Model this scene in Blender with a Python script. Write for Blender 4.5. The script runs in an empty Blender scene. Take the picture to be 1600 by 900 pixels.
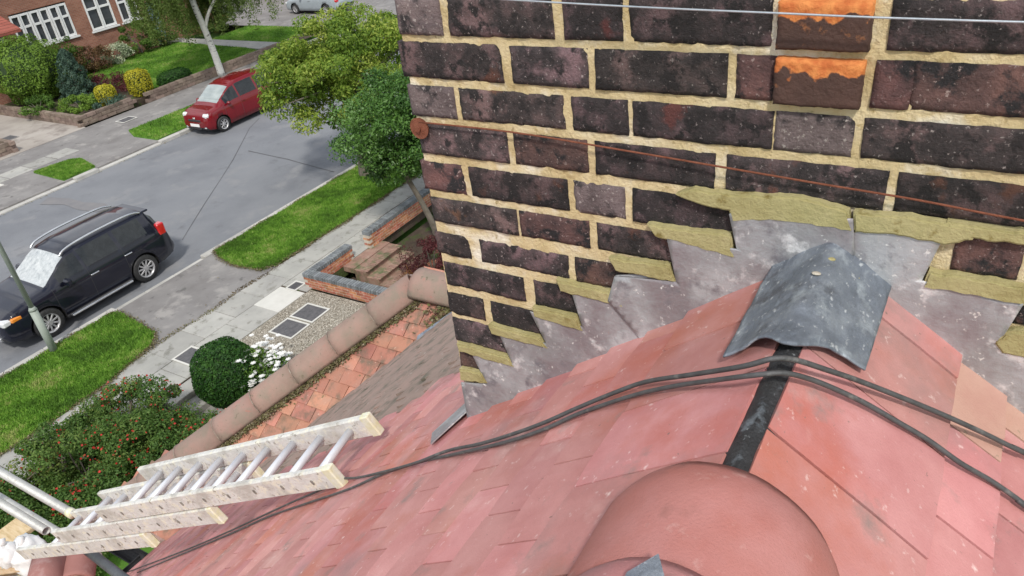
import bpy, bmesh, math, random
import numpy as np
from mathutils import Vector, Matrix, noise
random.seed(7); RNG = np.random.default_rng(11)
S = bpy.context.scene; C = S.collection
R = math.radians
H = 9.2                                   # eye height above the road verge, metres

# ------------------------------------------------------------------ camera, sky, sun, exposure
def make_camera():
    pitch, roll, yaw = R(31.36), R(-7.35), R(34.44)
    f = Vector((math.cos(pitch)*math.cos(yaw), math.cos(pitch)*math.sin(yaw), -math.sin(pitch)))
    r = f.cross(Vector((0, 0, 1))).normalized(); u = r.cross(f)
    r2 = math.cos(roll)*r + math.sin(roll)*u; u2 = -math.sin(roll)*r + math.cos(roll)*u
    cam = bpy.data.cameras.new('camera'); co = bpy.data.objects.new('camera', cam); C.objects.link(co)
    m = Matrix((r2, u2, -f)).transposed().to_4x4(); m.translation = (0, 0, H); co.matrix_world = m
    cam.sensor_width = 36; cam.lens = 36*1195/1600
    cam.clip_start = 0.02; cam.clip_end = 2000
    S.camera = co
make_camera()
SUN_EL, SUN_AZ = R(50), R(215)            # azimuth of the sun measured from +X towards +Y
w = bpy.data.worlds.new('World'); S.world = w; w.use_nodes = True
nt = w.node_tree; nt.nodes.clear()
sky = nt.nodes.new('ShaderNodeTexSky'); sky.sky_type = 'NISHITA'; sky.sun_disc = False
sky.sun_elevation = SUN_EL; sky.sun_rotation = math.pi/2 - SUN_AZ
tc = nt.nodes.new('ShaderNodeTexCoord'); nz = nt.nodes.new('ShaderNodeTexNoise')
nz.inputs['Scale'].default_value = 2.2; nz.inputs['Detail'].default_value = 6
rmp = nt.nodes.new('ShaderNodeValToRGB'); rmp.color_ramp.elements[0].position = .38; rmp.color_ramp.elements[1].position = .6
mx = nt.nodes.new('ShaderNodeMix'); mx.data_type = 'RGBA'
bg = nt.nodes.new('ShaderNodeBackground'); wo = nt.nodes.new('ShaderNodeOutputWorld')
L = nt.links.new
L(tc.outputs['Generated'], nz.inputs['Vector']); L(nz.outputs['Fac'], rmp.inputs['Fac'])
L(rmp.outputs['Color'], mx.inputs['Factor']); L(sky.outputs['Color'], mx.inputs[6])
mx.inputs[7].default_value = (10.5, 10.8, 11.2, 1)
L(mx.outputs[2], bg.inputs['Color']); bg.inputs['Strength'].default_value = .10
L(bg.outputs['Background'], wo.inputs['Surface'])
sl = bpy.data.lights.new('sun', 'SUN'); sl.energy = 2.4; sl.angle = R(5); sl.color = (1, .95, .87)
so = bpy.data.objects.new('sun', sl); C.objects.link(so)
sd = Vector((math.cos(SUN_EL)*math.cos(SUN_AZ), math.cos(SUN_EL)*math.sin(SUN_AZ), math.sin(SUN_EL)))
so.rotation_euler = (-sd).to_track_quat('-Z', 'Y').to_euler(); so.location = (0, 0, 30)
S.view_settings.view_transform = 'Standard'; S.view_settings.look = 'None'
S.view_settings.exposure = 0.3; S.view_settings.gamma = 1

# ------------------------------------------------------------------ materials
def c4(c): return (c[0], c[1], c[2], 1)
def mat(name, cols, scale=5, rough=.85, bump=.3, bscale=60, var=0, stretch=(1, 1, 1), spots=(), metal=0,
        coat=0, tint=None, detail=6, spec=.5, pos=(.3, .7), trans=0, bdist=.01):
    m = bpy.data.materials.new(name); m.use_nodes = True; t = m.node_tree; n = t.nodes; l = t.links.new
    b = n['Principled BSDF']; b.inputs['Roughness'].default_value = rough; b.inputs['Metallic'].default_value = metal
    b.inputs['Coat Weight'].default_value = coat; b.inputs['Coat Roughness'].default_value = .03
    b.inputs['Specular IOR Level'].default_value = spec
    g = n.new('ShaderNodeNewGeometry'); mp = n.new('ShaderNodeMapping'); mp.inputs['Scale'].default_value = stretch
    l(g.outputs['Position'], mp.inputs['Vector'])
    def noi(sc, d=5, r=.55):
        k = n.new('ShaderNodeTexNoise'); k.inputs['Scale'].default_value = sc; k.inputs['Detail'].default_value = d
        k.inputs['Roughness'].default_value = r
        l(mp.outputs['Vector'], k.inputs['Vector']); return k.outputs['Fac']
    rp = n.new('ShaderNodeValToRGB'); e = rp.color_ramp.elements
    while len(e) < len(cols): e.new(.5)
    for i, c in enumerate(cols):
        e[i].position = pos[0] + (pos[1]-pos[0])*i/max(1, len(cols)-1); e[i].color = c4(c)
    l(noi(scale, detail, .6), rp.inputs['Fac']); out = rp.outputs['Color']
    for (col, sc, lo, hi) in spots:
        mr = n.new('ShaderNodeMapRange'); mr.inputs['From Min'].default_value = lo; mr.inputs['From Max'].default_value = hi
        k = n.new('ShaderNodeTexNoise'); k.inputs['Scale'].default_value = sc; k.inputs['Detail'].default_value = 7
        k.inputs['Roughness'].default_value = .62
        ad = n.new('ShaderNodeVectorMath'); ad.inputs[1].default_value = (sc*1.7, 3.1*sc, 5.3)
        l(mp.outputs['Vector'], ad.inputs[0]); l(ad.outputs['Vector'], k.inputs['Vector'])
        l(k.outputs['Fac'], mr.inputs['Value'])
        q = n.new('ShaderNodeMix'); q.data_type = 'RGBA'; l(mr.outputs['Result'], q.inputs['Factor'])
        l(out, q.inputs[6]); q.inputs[7].default_value = c4(col); out = q.outputs[2]
    if tint:
        a = n.new('ShaderNodeAttribute'); a.attribute_name = 'tint'
        q = n.new('ShaderNodeValToRGB'); ee = q.color_ramp.elements
        while len(ee) < len(tint): ee.new(.5)
        for i, c in enumerate(tint): ee[i].position = i/(len(tint)-1); ee[i].color = c4(c)
        l(a.outputs['Fac'], q.inputs['Fac']); out = q.outputs['Color']
    if var:
        oi = n.new('ShaderNodeObjectInfo'); mr = n.new('ShaderNodeMapRange')
        mr.inputs['To Min'].default_value = 1-var; mr.inputs['To Max'].default_value = 1+var
        l(oi.outputs['Random'], mr.inputs['Value'])
        hs = n.new('ShaderNodeHueSaturation'); l(mr.outputs['Result'], hs.inputs['Value'])
        m2 = n.new('ShaderNodeMath'); m2.operation = 'MULTIPLY_ADD'; m2.inputs[1].default_value = 7.31; m2.inputs[2].default_value = 0
        l(oi.outputs['Random'], m2.inputs[0]); fr = n.new('ShaderNodeMath'); fr.operation = 'FRACT'; l(m2.outputs[0], fr.inputs[0])
        mr2 = n.new('ShaderNodeMapRange'); mr2.inputs['To Min'].default_value = .5-var*.06; mr2.inputs['To Max'].default_value = .5+var*.06
        l(fr.outputs[0], mr2.inputs['Value']); l(mr2.outputs['Result'], hs.inputs['Hue'])
        l(out, hs.inputs['Color']); out = hs.outputs['Color']
    l(out, b.inputs['Base Color'])
    if bump:
        bp = n.new('ShaderNodeBump'); bp.inputs['Strength'].default_value = bump; bp.inputs['Distance'].default_value = bdist
        l(noi(bscale, 8, .65), bp.inputs['Height']); l(bp.outputs['Normal'], b.inputs['Normal'])
    if trans:
        tr = n.new('ShaderNodeBsdfTranslucent'); l(out, tr.inputs['Color']); ms = n.new('ShaderNodeMixShader')
        ms.inputs[0].default_value = trans; l(b.outputs[0], ms.inputs[1]); l(tr.outputs[0], ms.inputs[2])
        l(ms.outputs[0], n['Material Output'].inputs['Surface'])
    return m
M = {}
M['tile'] = mat('pink_concrete_tile', [(.46, .19, .178), (.52, .235, .222), (.58, .285, .27)], 9, .85, .35, 260, .13,
                spots=[((.47, .16, .12), 3.5, .50, .66), ((.30, .20, .19), 2.6, .53, .72), ((.30, .20, .185), 11, .60, .74), ((.66, .40, .37), 6, .58, .80), ((.70, .50, .47), 60, .62, .74), ((.20, .14, .12), 75, .68, .72)], bdist=.003)
M['tile_pale'] = mat('pale_sandy_concrete_tile', [(.47, .25, .20), (.56, .36, .28)], 8, .85, .35, 260, .05,
                spots=[((.52, .28, .23), 4, .48, .66), ((.3, .22, .15), 60, .64, .7)], bdist=.003)
M['ridge'] = mat('orange_red_ridge_tile', [(.37, .125, .10), (.41, .15, .125), (.44, .19, .17)], 5, .95, .5, 300, 0,
                spots=[((.40, .16, .145), 6, .50, .75), ((.47, .21, .195), 4, .50, .66), ((.55, .33, .30), 26, .62, .76), ((.30, .13, .11), 11, .56, .70)], bdist=.003)
M['oldtile'] = mat('brown_weathered_tile', [(.26, .185, .16), (.32, .225, .195), (.37, .24, .21)], 6, .95, .5, 120, .2,
                spots=[((.15, .13, .10), 9, .5, .66), ((.40, .33, .29), 25, .62, .7)])
M['clay'] = mat('orange_clay_tile', [(.36, .155, .11), (.44, .20, .14), (.39, .21, .16)], 7, .9, .45, 90, .18,
                spots=[((.20, .14, .10), 9, .50, .66), ((.55, .36, .28), 30, .62, .7), ((.12, .12, .05), 20, .64, .7)])
M['hip'] = mat('brown_clay_hip_tile', [(.24, .165, .135), (.29, .20, .165), (.32, .195, .16)], 5, .9, .4, 90, .08,
                spots=[((.24, .19, .15), 8, .48, .62), ((.50, .13, .10), 3.5, .62, .7), ((.14, .12, .08), 30, .62, .7)])
M['hipjoint'] = mat('stained_joint_mortar', [(.14, .10, .08), (.26, .21, .17), (.42, .37, .31)], 12, .95, .4, 90)
M['brick'] = mat('charcoal_stock_brick', [(.020, .017, .018), (.055, .043, .044), (.13, .085, .087)], 26, .9, 1, 230, .42, detail=12,
                spots=[((.20, .125, .13), 12, .52, .62), ((.022, .018, .019), 30, .52, .60), ((.15, .06, .045), 9, .63, .69), ((.34, .29, .28), 150, .61, .68)], bdist=.009)
M['brick_grey'] = mat('grey_purple_brick', [(.10, .075, .075), (.17, .13, .13), (.22, .17, .165)], 24, .9, .9, 190, .15,
                spots=[((.035, .03, .032), 14, .53, .60), ((.40, .35, .33), 130, .58, .66)], bdist=.009)
M['brick_brown'] = mat('brown_purple_brick', [(.05, .032, .032), (.12, .065, .06), (.20, .10, .085)], 20, .9, .9, 190, .2,
                spots=[((.02, .018, .02), 16, .5, .57), ((.32, .24, .22), 130, .60, .67)], bdist=.009)
M['brick_orange'] = mat('orange_topped_brick', [(.055, .028, .022), (.085, .042, .032)], 18, .8, .7, 150, 0,
                spots=[((.30, .12, .05), 30, .6, .68)], bdist=.005)
M['orange'] = mat('bare_orange_brick_arris', [(.52, .13, .025), (.66, .22, .05), (.5, .16, .05)], 30, .9, .8, 170, 0,
                spots=[((.09, .045, .035), 22, .56, .62)], bdist=.005)
def blend_orange(m):
    t = m.node_tree; n = t.nodes; l = t.links.new; b = n['Principled BSDF']; src = b.inputs['Base Color'].links[0].from_socket
    a = n.new('ShaderNodeAttribute'); a.attribute_name = 'tint'; g = n.new('ShaderNodeNewGeometry')
    k = n.new('ShaderNodeTexNoise'); k.inputs['Scale'].default_value = 42; k.inputs['Detail'].default_value = 6; l(g.outputs['Position'], k.inputs['Vector'])
    ad = n.new('ShaderNodeMath'); ad.operation = 'MULTIPLY_ADD'; ad.inputs[1].default_value = 2.6; ad.inputs[2].default_value = -1.3; l(k.outputs['Fac'], ad.inputs[0])
    s_ = n.new('ShaderNodeMath'); s_.operation = 'ADD'; l(ad.outputs[0], s_.inputs[0]); l(a.outputs['Fac'], s_.inputs[1])
    mr = n.new('ShaderNodeMapRange'); mr.inputs['From Min'].default_value = .05; mr.inputs['From Max'].default_value = .22; l(s_.outputs[0], mr.inputs['Value'])
    k2 = n.new('ShaderNodeTexNoise'); k2.inputs['Scale'].default_value = 60; l(g.outputs['Position'], k2.inputs['Vector'])
    rp = n.new('ShaderNodeValToRGB'); rp.color_ramp.elements[0].position = .35; rp.color_ramp.elements[1].position = .65
    rp.color_ramp.elements[0].color = (.50, .13, .03, 1); rp.color_ramp.elements[1].color = (.68, .25, .07, 1); l(k2.outputs['Fac'], rp.inputs['Fac'])
    q = n.new('ShaderNodeMix'); q.data_type = 'RGBA'; l(mr.outputs['Result'], q.inputs['Factor']); l(src, q.inputs[6]); l(rp.outputs['Color'], q.inputs[7]); l(q.outputs[2], b.inputs['Base Color'])
blend_orange(M['brick_orange'])
M['mortar'] = mat('sandy_yellow_mortar', [(.52, .40, .20), (.66, .53, .30), (.74, .63, .42)], 14, .95, .8, 150, 0,
                spots=[((.86, .80, .66), 7, .54, .66), ((.40, .30, .14), 60, .60, .70)], bdist=.008)
M['fresh'] = mat('olive_fresh_mortar', [(.31, .265, .11), (.38, .335, .155), (.43, .375, .19)], 16, .8, .7, 110, 0,
                spots=[((.22, .17, .05), 30, .6, .7)], bdist=.006)
M['lead'] = mat('dull_lead_sheet', [(.28, .275, .285), (.39, .392, .41), (.52, .53, .55)], 9, .40, .45, 22, 0,
                spots=[((.27, .24, .255), 5, .5, .62), ((.68, .67, .68), 20, .58, .68), ((.20, .19, .21), 16, .56, .68), ((.72, .71, .70), 75, .63, .68)], metal=.25, bdist=.012, detail=9)
M['lead_dark'] = mat('dark_slate_lead_sheet', [(.12, .14, .17), (.18, .205, .245), (.27, .30, .34)], 14, .45, .5, 34, 0, stretch=(1, 1.6, 1.6),
                spots=[((.34, .38, .42), 18, .54, .66), ((.10, .11, .13), 12, .56, .66), ((.50, .53, .56), 70, .60, .68)], metal=.25, bdist=.012, detail=9)
M['felt'] = mat('black_roof_underlay', [(.014, .014, .016), (.04, .042, .046)], 40, .6, .8, 160, spots=[((.13, .15, .17), 24, .58, .68), ((.25, .27, .28), 110, .64, .70)], bdist=.006)
M['cable'] = mat('black_cable_sheath', [(.05, .05, .052), (.095, .095, .098)], 40, .55, .2, 200, 0, spots=[((.15, .145, .14), 30, .58, .66)])
M['rust'] = mat('rusty_wire', [(.16, .045, .02), (.26, .09, .05)], 60, .85, .6, 300)
M['galv'] = mat('galvanised_wire', [(.40, .45, .50), (.52, .57, .62)], 50, .4, .1, 200, metal=.6)
M['alu'] = mat('paint_spattered_aluminium', [(.58, .57, .55), (.68, .67, .64), (.74, .73, .70)], 30, .5, .5, 90, 0,
                spots=[((.76, .73, .62), 30, .52, .60), ((.33, .30, .25), 45, .58, .66), ((.50, .48, .44), 9, .5, .65)], metal=.05)
M['alurung'] = mat('aluminium_rung', [(.60, .61, .66), (.72, .73, .77)], 12, .4, .1, 90, metal=.2)
M['cap'] = mat('yellow_plastic_cap', [(.64, .60, .34), (.70, .68, .52), (.72, .71, .66)], 40, .6, .2, 90)
M['hole'] = mat('dark_swaged_rung_end', [(.16, .14, .12), (.30, .28, .25)], 50, .7, .4, 90)
M['tube'] = mat('galvanised_scaffold_tube', [(.40, .41, .40), (.54, .55, .53)], 14, .5, .3, 70, spots=[((.30, .26, .20), 20, .6, .7)], metal=.35)
M['tube_dark'] = mat('dark_scaffold_tube', [(.07, .075, .085), (.13, .14, .15)], 14, .5, .3, 70, metal=.35)
M['green'] = mat('green_paint', [(.10, .36, .08), (.15, .45, .12)], 14, .6)
M['wood'] = mat('scaffold_board_wood', [(.40, .28, .14), (.56, .42, .25), (.62, .50, .34)], 8, .85, .4, 60, .15, stretch=(6, 1, 6))
M['white'] = mat('white_plastic', [(.72, .72, .72), (.82, .82, .82)], 8, .45, .2, 40, spots=[((.35, .33, .30), 45, .66, .7)])
M['black'] = mat('black_rubber', [(.012, .012, .013), (.03, .03, .03)], 20, .6, .1)
M['grassbase'] = mat('turf', [(.055, .14, .014), (.085, .21, .02), (.12, .27, .03)], 1.3, .95, .8, 40, 0,
                spots=[((.20, .19, .07), 2.2, .58, .70)], bdist=.03)
M['blade'] = mat('grass_blades', [(.1, .2, .02)]*2, 1, .8, 0, tint=[(.075, .17, .015), (.13, .29, .025), (.20, .38, .04), (.38, .42, .14)], trans=.3)
M['asphalt'] = mat('blue_grey_asphalt', [(.145, .152, .168), (.18, .188, .204), (.205, .212, .226)], .45, .88, .5, 90, 0,
                spots=[((.22, .222, .23), .8, .55, .68), ((.29, .29, .29), 60, .60, .68), ((.13, .134, .145), 1.2, .60, .74)], bdist=.006)
M['drive'] = mat('worn_grey_asphalt', [(.16, .15, .145), (.21, .20, .195), (.26, .25, .24)], .9, .9, .5, 70, 0,
                spots=[((.30, .285, .27), 2, .55, .68), ((.12, .115, .11), 3, .6, .7)], bdist=.006)
M['slab'] = mat('concrete_paving_slab', [(.27, .265, .25), (.34, .335, .31), (.40, .39, .36)], 1.2, .9, .4, 60, .14,
                spots=[((.22, .215, .19), 4, .55, .66)], bdist=.005)
M['slab_white'] = mat('pale_concrete_slab', [(.52, .51, .47), (.62, .61, .57)], 3, .9, .3, 60)
M['kerb'] = mat('kerb_concrete', [(.34, .33, .31), (.44, .43, .40), (.50, .49, .46)], 2.5, .9, .4, 60, .1, bdist=.005)
M['gravel'] = mat('pale_gravel', [(.22, .20, .165), (.32, .29, .24), (.44, .40, .34)], 28, .95, 1, 50, 0,
                spots=[((.10, .12, .05), 1.5, .60, .72)], bdist=.02)
M['soil'] = mat('garden_soil', [(.05, .035, .025), (.09, .065, .045)], 4, .95, 1, 30, spots=[((.06, .09, .02), 2, .5, .6)], bdist=.03)
M['iron'] = mat('dark_manhole_cover', [(.075, .075, .08), (.13, .125, .13)], 12, .7, .8, 60)
M['redbrick'] = mat('red_garden_brick', [(.30, .10, .055), (.42, .16, .085), (.48, .24, .15)], 9, .9, .5, 80, .28,
                spots=[((.55, .45, .36), 12, .6, .68)])
M['lime'] = mat('pale_garden_mortar', [(.42, .38, .31), (.55, .50, .42)], 9, .95, .5, 80)
M['blue'] = mat('blue_black_coping_brick', [(.11, .12, .13), (.17, .185, .195), (.22, .235, .24)], 9, .7, .4, 80, .25)
M['path'] = mat('red_brick_path', [(.20, .13, .10), (.28, .17, .13), (.30, .22, .17)], 6, .95, .6, 40, .15, spots=[((.11, .13, .06), 3, .5, .65)])
M['stonewall'] = mat('brown_stone_block', [(.13, .095, .075), (.20, .15, .12), (.26, .20, .165)], 4, .95, .8, 30, .2, bdist=.02)
M['bark'] = mat('grey_bark', [(.10, .085, .065), (.17, .15, .12)], 8, .95, 1, 40, bdist=.02)
M['birch'] = mat('white_birch_bark', [(.55, .54, .50), (.68, .67, .63)], 5, .8, .6, 20, spots=[((.08, .075, .07), 5, .60, .64)], stretch=(1, 1, 2.2), bdist=.02)
def leafm(name, tint, tr=.35, rough=.6): return mat(name, [(.1, .2, .02)]*2, 1, rough, 0, tint=tint, trans=tr, spec=.35)
M['l_street'] = leafm('yellow_green_leaf', [(.06, .12, .015), (.14, .24, .03), (.25, .35, .045), (.42, .46, .10)], .4)
M['l_garden'] = leafm('deep_green_leaf', [(.035, .09, .02), (.075, .17, .035), (.13, .26, .05), (.27, .38, .22)], .35, .4)
M['l_birch'] = leafm('birch_leaf', [(.055, .09, .02), (.11, .17, .03), (.18, .24, .06)])
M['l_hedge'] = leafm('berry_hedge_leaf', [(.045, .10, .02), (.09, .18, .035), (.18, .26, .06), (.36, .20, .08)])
M['l_box'] = leafm('clipped_box_leaf', [(.012, .05, .010), (.03, .10, .015), (.07, .18, .025)])
M['l_berry'] = leafm('red_berry', [(.30, .015, .012), (.5, .04, .03)], .1)
M['l_mid'] = leafm('mid_green_leaf', [(.04, .09, .015), (.09, .18, .025), (.17, .29, .05)])
M['l_bright'] = leafm('bright_green_leaf', [(.07, .14, .02), (.15, .26, .03), (.25, .38, .06)])
M['l_blue'] = leafm('blue_green_needle', [(.035, .07, .05), (.07, .13, .09), (.14, .22, .16)])
M['l_yellow'] = leafm('golden_leaf', [(.20, .20, .02), (.50, .46, .03), (.72, .66, .08)])
M['l_maroon'] = leafm('maroon_leaf', [(.05, .012, .015), (.11, .025, .03), (.20, .06, .06)])
M['l_brown'] = leafm('russet_leaf', [(.07, .04, .02), (.13, .07, .03), (.16, .12, .04)])
M['l_spiky'] = leafm('orange_brown_blade', [(.20, .09, .03), (.38, .20, .07)])
M['l_white'] = mat('white_petal', [(.78, .78, .76), (.85, .85, .83)], 9, .6, 0, trans=.2)
M['l_pink'] = mat('pink_petal', [(.5, .04, .08), (.6, .08, .12)], 9, .6, 0)
M['moss'] = leafm('moss_and_leaf_litter', [(.10, .075, .04), (.17, .13, .07), (.12, .13, .04), (.30, .25, .18)], .1, .9)
M['wallbrick'] = None
M['frame'] = mat('white_window_frame', [(.74, .75, .76), (.82, .82, .82)], 5, .5, 0)
M['glass'] = mat('dark_window_glass', [(.03, .035, .04), (.06, .07, .08)], 1.5, .06, 0, spec=.8)
M['ceramic'] = mat('grey_green_lamp_paint', [(.27, .31, .27), (.33, .37, .33)], 3, .6, .1)
def brickwall(name, c1, c2, mo, bw=.225, rh=.075):
    m = bpy.data.materials.new(name); m.use_nodes = True; t = m.node_tree; n = t.nodes; l = t.links.new; b = n['Principled BSDF']
    b.inputs['Roughness'].default_value = .9
    g = n.new('ShaderNodeNewGeometry'); sp = n.new('ShaderNodeSeparateXYZ'); cb = n.new('ShaderNodeCombineXYZ'); ad = n.new('ShaderNodeMath')
    l(g.outputs['Position'], sp.inputs[0]); l(sp.outputs[0], ad.inputs[0]); l(sp.outputs[1], ad.inputs[1])
    l(ad.outputs[0], cb.inputs[0]); l(sp.outputs[2], cb.inputs[1])
    k = n.new('ShaderNodeTexBrick'); l(cb.outputs[0], k.inputs['Vector']); k.inputs['Scale'].default_value = 1
    k.inputs['Brick Width'].default_value = bw; k.inputs['Row Height'].default_value = rh; k.inputs['Mortar Size'].default_value = .006
    k.inputs['Color1'].default_value = c4(c1); k.inputs['Color2'].default_value = c4(c2); k.inputs['Mortar'].default_value = c4(mo)
    no = n.new('ShaderNodeTexNoise'); no.inputs['Scale'].default_value = 1.3; no.inputs['Detail'].default_value = 6
    l(g.outputs['Position'], no.inputs['Vector']); hs = n.new('ShaderNodeHueSaturation'); mr = n.new('ShaderNodeMapRange')
    mr.inputs['To Min'].default_value = .6; mr.inputs['To Max'].default_value = 1.4
    l(no.outputs['Fac'], mr.inputs['Value']); l(mr.outputs['Result'], hs.inputs['Value']); l(k.outputs['Color'], hs.inputs['Color'])
    l(hs.outputs['Color'], b.inputs['Base Color'])
    bp = n.new('ShaderNodeBump'); bp.inputs['Strength'].default_value = .6; bp.inputs['Distance'].default_value = .01; bp.invert = True
    l(k.outputs['Fac'], bp.inputs['Height']); l(bp.outputs['Normal'], b.inputs['Normal'])
    return m
M['wallbrick'] = brickwall('red_house_brick', (.26, .10, .065), (.34, .15, .10), (.30, .24, .19))
M['tiles_far'] = brickwall('far_red_roof_tiles', (.30, .085, .06), (.36, .11, .08), (.12, .04, .03), .17, .09)

# ------------------------------------------------------------------ object helpers
def link(name, me, m=None, parent=None, smooth=False):
    o = bpy.data.objects.new(name, me); C.objects.link(o)
    if m is not None:
        for q in (m if isinstance(m, (list, tuple)) else [m]): me.materials.append(q)
    if parent: o.parent = parent
    if smooth: me.shade_smooth()
    return o
def tag(o, label=None, cat=None, group=None, kind=None):
    if label: o['label'] = label
    if cat: o['category'] = cat
    if group: o['group'] = group
    if kind: o['kind'] = kind
    return o
def empty(name, loc, label, cat, group=None, rz=0, parent=None):
    o = bpy.data.objects.new(name, None); C.objects.link(o); o.location = loc; o.rotation_euler = (0, 0, rz)
    if parent: o.parent = parent
    o.empty_display_size = .1
    return tag(o, label, cat, group)
def npmesh(name, V, F):
    V = np.asarray(V, dtype=np.float32); F = np.asarray(F, dtype=np.int32); me = bpy.data.meshes.new(name)
    me.vertices.add(len(V)); me.vertices.foreach_set('co', V.ravel())
    k = F.shape[1]; me.loops.add(F.size); me.loops.foreach_set('vertex_index', F.ravel())
    me.polygons.add(len(F)); me.polygons.foreach_set('loop_start', np.arange(0, F.size, k, dtype=np.int32))
    me.update(calc_edges=True); return me
def bm_obj(name, bm, m, parent=None, smooth=False):
    bmesh.ops.recalc_face_normals(bm, faces=bm.faces)
    me = bpy.data.meshes.new(name); bm.to_mesh(me); bm.free(); return link(name, me, m, parent, smooth)
def box(bm, x0, x1, y0, y1, z0, z1, mtx=None, bev=0):
    g = bmesh.ops.create_cube(bm, size=1); vs = g['verts']
    for v in vs:
        v.co = Vector(((x0+x1)/2+v.co.x*(x1-x0), (y0+y1)/2+v.co.y*(y1-y0), (z0+z1)/2+v.co.z*(z1-z0)))
    if bev:
        es = list({e for v in vs for e in v.link_edges}); r = bmesh.ops.bevel(bm, geom=es, offset=bev, segments=1, affect='EDGES')
        vs = list({v for f in r['faces'] for v in f.verts} | {v for v in vs if v.is_valid})
    if mtx:
        for v in vs: v.co = mtx @ v.co
    return vs
def bobj(name, dims, m, parent=None, bev=0):
    bm = bmesh.new(); box(bm, *dims, bev=bev); return bm_obj(name, bm, m, parent)
def tube(bm, pts, rad, seg=8, cap=True):
    pts = [Vector(p) for p in pts]; rings = []; n = len(pts)
    rr = rad if isinstance(rad, (list, tuple)) else [rad]*n
    up = None
    for i, p in enumerate(pts):
        d = (pts[min(i+1, n-1)]-pts[max(i-1, 0)]).normalized()
        if up is None: up = d.orthogonal().normalized()
        up = (up-d*up.dot(d)).normalized(); s = d.cross(up)
        rings.append([bm.verts.new(p+(up*math.cos(a)+s*math.sin(a))*rr[i]) for a in [2*math.pi*k/seg for k in range(seg)]])
    for a, b in zip(rings, rings[1:]):
        for k in range(seg): bm.faces.new((a[k], a[(k+1) % seg], b[(k+1) % seg], b[k]))
    if cap:
        bm.faces.new(rings[0][::-1]); bm.faces.new(rings[-1])
def tobj(name, pts, rad, m, parent=None, seg=8):
    bm = bmesh.new(); tube(bm, pts, rad, seg); return bm_obj(name, bm, m, parent, True)
def smooth_path(P, k=6):
    P = [Vector(p) for p in P]; out = []
    for i in range(len(P)-1):
        a, b, c, d = P[max(i-1, 0)], P[i], P[i+1], P[min(i+2, len(P)-1)]
        for j in range(k):
            t = j/k; out.append(.5*((2*b)+(c-a)*t+(2*a-5*b+4*c-d)*t*t+(3*b-a-3*c+d)*t**3))
    return out+[P[-1]]
def sheet(name, poly, z, m, parent=None, thick=.0, kind=None, sub=0):
    bm = bmesh.new(); vs = [bm.verts.new((x, y, z)) for x, y in poly]; f = bm.faces.new(vs)
    if thick:
        r = bmesh.ops.extrude_face_region(bm, geom=[f]); bmesh.ops.translate(bm, verts=[v for v in r['geom'] if isinstance(v, bmesh.types.BMVert)], vec=(0, 0, -thick))
    o = bm_obj(name, bm, m, parent)
    if kind: o['kind'] = kind
    return o

# leaves -------------------------------------------------------------------
def leaves(name, P, N, size, m, parent=None, aspect=.45, tint=None, jitter=.7, stuff=False):
    P = np.asarray(P, float); n = len(P); N = np.asarray(N, float)+RNG.normal(0, jitter, (n, 3))
    N /= np.linalg.norm(N, axis=1)[:, None]+1e-9
    A = np.cross(N, RNG.normal(0, 1, (n, 3))); A /= np.linalg.norm(A, axis=1)[:, None]+1e-9
    B = np.cross(N, A); s = size*RNG.uniform(.6, 1.3, n)[:, None]
    V = np.stack([P-A*s*.5, P-B*s*aspect*.5+N*s*.10, P+A*s*.5, P+B*s*aspect*.5+N*s*.10], 1).reshape(-1, 3)
    me = npmesh(name, V, np.arange(4*n).reshape(n, 4))
    t = np.clip(RNG.uniform(0, 1, n) if tint is None else tint, 0, 1)
    at = me.attributes.new('tint', 'FLOAT', 'POINT'); at.data.foreach_set('value', np.repeat(t, 4).astype(np.float32))
    o = link(name, me, m, parent)
    if stuff: o['kind'] = 'stuff'
    return o
def crown_points(center, rad, nclump, nleaf, cr, hollow=.55, flat=.0, seed=0):
    rg = np.random.default_rng(seed); d = rg.normal(0, 1, (nclump, 3)); d /= np.linalg.norm(d, axis=1)[:, None]
    r = hollow+(1-hollow)*rg.uniform(0, 1, (nclump, 1))**.6
    cc = d*r*np.asarray(rad); sz = rg.uniform(.55, 1.3, (nclump, 1))*cr; cv = rg.uniform(0, 1, nclump)
    idx = rg.integers(0, nclump, nleaf); off = rg.normal(0, 1, (nleaf, 3)); off /= np.linalg.norm(off, axis=1)[:, None]
    off *= rg.uniform(.3, 1, (nleaf, 1))**.5*sz[idx]*np.array([1, 1, .7])
    Pt = cc[idx]+off; N = off/sz[idx]+np.array([0, 0, .6])
    return Pt+np.asarray(center), N, cv[idx]
def trunk(name, pts, rad, m, parent, seg=9): return tobj(name, smooth_path(pts, 4), list(np.interp(np.linspace(0, 1, (len(pts)-1)*4+1), np.linspace(0, 1, len(rad)), rad)), m, parent, seg)
def shrub(name, c, rad, n, size, m, label, cat='shrub', nc=30, cr=.35, hollow=.6, group=None, stem=True, extra=None, aspect=.5, seed=1):
    """a bush: short woody stem and a crown of separate leaves in clumps; c = centre of its base"""
    e = empty(name, c, label, cat, group)
    if stem:
        bm = bmesh.new(); rg = random.Random(seed)
        for k in range(5):
            a = rg.uniform(0, 6.28); rr = rg.uniform(.2, .6)
            tube(bm, [(0, 0, 0), (math.cos(a)*rad[0]*rr*.5, math.sin(a)*rad[1]*rr*.5, rad[2]*.8), (math.cos(a)*rad[0]*rr, math.sin(a)*rad[1]*rr, rad[2]*1.3)], [.035, .02, .008], 5)
        bm_obj('stem', bm, M['bark'], e, True)
    P, N, cv = crown_points((0, 0, rad[2]), rad, nc, n, cr, hollow, seed=seed)
    P[:, 2] = np.maximum(P[:, 2], .01)
    t = cv*.5+RNG.uniform(0, .5, n)*1.0
    leaves('foliage', P, N, size, m, e, aspect, t)
    if extra: extra(e)
    return e
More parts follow.
